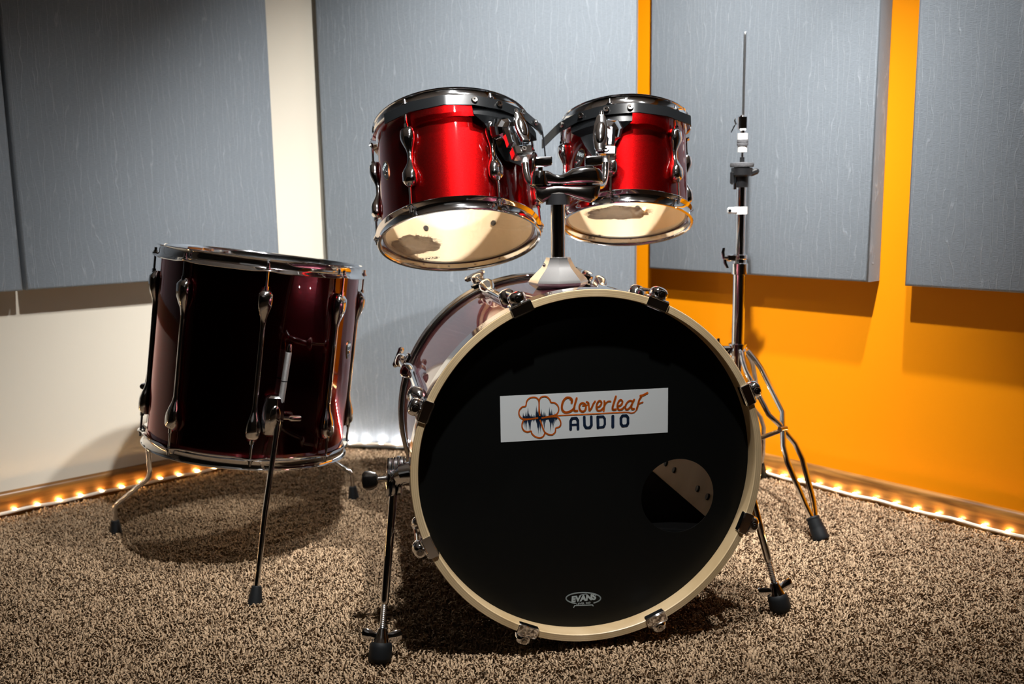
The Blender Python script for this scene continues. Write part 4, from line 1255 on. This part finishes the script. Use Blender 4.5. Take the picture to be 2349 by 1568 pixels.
# leg collar
zk = hz(800)
mb = MB(); mb.tube([(0, 0, zk - .014), (0, 0, zk + .012)], .0195, 22); mb.tube([(0, 0, zk + .010), (0, 0, zk + .013)], .0215, 22)
mb.box((-.030, -.006, zk), (.030, .016, .018), bev=.004)
lc = obj('leg_collar', mb, CHROME, hh, smooth=30)
mb = MB(); mb.tube([(-.036, -.010, zk + .003), (-.046, -.012, zk + .010)], .005, 10); mb.loft([(Vector((-.043, -.011, zk + .006)), Vector((1, 0, 0)), Vector((0, 1, 0)), .004, .003), (Vector((-.050, -.012, zk + .020)), Vector((1, 0, 0)), Vector((0, 1, 0)), .005, .0035), (Vector((-.048, -.012, zk + .028)), Vector((1, 0, 0)), Vector((0, 1, 0)), .003, .002)], 10, 2.5)
obj('wing_nut', mb, CHROME2, lc, smooth=40)
mb = MB(); mb.tube([(0, 0, .145), (0, 0, .170)], .0195, 22); lcl = obj('brace_collar', mb, CHROME, hh, smooth=30)
FOOT = Vector((.660, 1.905, .018)) - Vector((.5297, 2.12, 0))
def hleg(ang):
    Rz = Matrix.Rotation(ang, 3, 'Z'); d = Vector((FOOT.x, FOOT.y, 0)); r = d.length; d = Rz @ d.normalized(); s = Vector((-d.y, d.x, 0))
    F = d * r + UP * .017
    A = d * .022 + UP * (zk - .002)
    lg = None
    def P(t, side, bow):  # t 0 top .. 1 bottom, on a bowed line
        p = A.lerp(F, t); return p + s * side + (d * .5 + UP).normalized() * bow
    for sg in (-1, 1):
        pts = [P(0, sg * .010, 0), P(.06, sg * .019, .003), P(.12, sg * .024, .006), P(.40, sg * .022, .020), P(.46, sg * .006, .022), P(.52, -sg * .006, .022), P(.58, -sg * .019, .022), P(.66, -sg * .024, .020), P(.86, -sg * .014, .010), P(.94, -sg * .005, .004), P(1.0, -sg * .003, 0)]
        mb = MB()
        S = []
        for i, p in enumerate(pts):
            a = pts[max(0, i - 1)]; b = pts[min(len(pts) - 1, i + 1)]; dd = (b - a).normalized(); Xk = s - dd * s.dot(dd); Xk.normalize()
            S.append((p + (d * 0), Xk, dd.cross(Xk), .0062, .0046))
        mb.loft(S, 10, 3.5)
        if lg is None: lg = obj('leg', mb, CHROME, hh, smooth=40)
        else: obj('leg_bar', mb, CHROME, lg, smooth=40)
    mb = MB(); q = P(.49, 0, .022); mb.tube([q - s * .010, q + s * .010], .0065, 12); 
    br0 = Vector((0, 0, .157)) + d * .018
    mb2 = MB(); mb2.loft([(br0, s, UP, .0035, .0060), (q - UP * .002, s, UP, .0035, .0060)], 8, 4); obj('brace', mb2, CHROME2, lg, smooth=30)
    obj('cross_rivet', mb, CHROME, lg)
    mb = MB(); ax = (F - A).normalized(); f0 = P(.955, 0, .002)
    prof = [(.0001, -.012), (.0135, -.012), (.0150, -.009), (.0140, -.005), (.0158, -.001), (.0148, .003), (.0165, .007), (.0155, .011), (.0175, .016), (.0172, .030), (.0190, .036), (.0175, .040), (.0001, .040)]
    mb.lathe(prof, 20, f0, axis=ax); obj('rubber_foot', mb, RUBBER, lg, smooth=40)
for a_ in (0, 2 * PI / 3, -2 * PI / 3): hleg(a_)
# foot board behind the bass drum
mb = MB(); mb.loft([(Vector((.02, .02, .012)), Vector((1, 0, 0)), UP, .035, .006), (Vector((.035, .12, .040)), Vector((1, 0, 0)), UP, .040, .004), (Vector((.045, .27, .075)), Vector((1, 0, 0)), UP, .042, .004)], 12, 4)
fb = obj('footboard', mb, CHROME2, hh, smooth=40)
mb = MB(); mb.box((.045, .28, .006), (.085, .03, .012), None, .003); mb.box((.02, .15, .004), (.02, .28, .006), None, .002); obj('heel_plate', mb, CHROME2, fb, smooth=30)
mb = MB(); mb.tube([(.0, .0, .035), (.045, .25, .074)], .002, 6); obj('pull_strap', mb, BLACKM, fb)

# ------------------------------------------------------------------ turn the whole place so that its walls lie along the axes
RZ = Matrix.Rotation(-math.atan2(.65770583, .75327488), 4, 'Z')
bpy.context.view_layer.update()
for o in list(SC.objects):
    if o.parent is None: o.matrix_world = RZ @ o.matrix_world
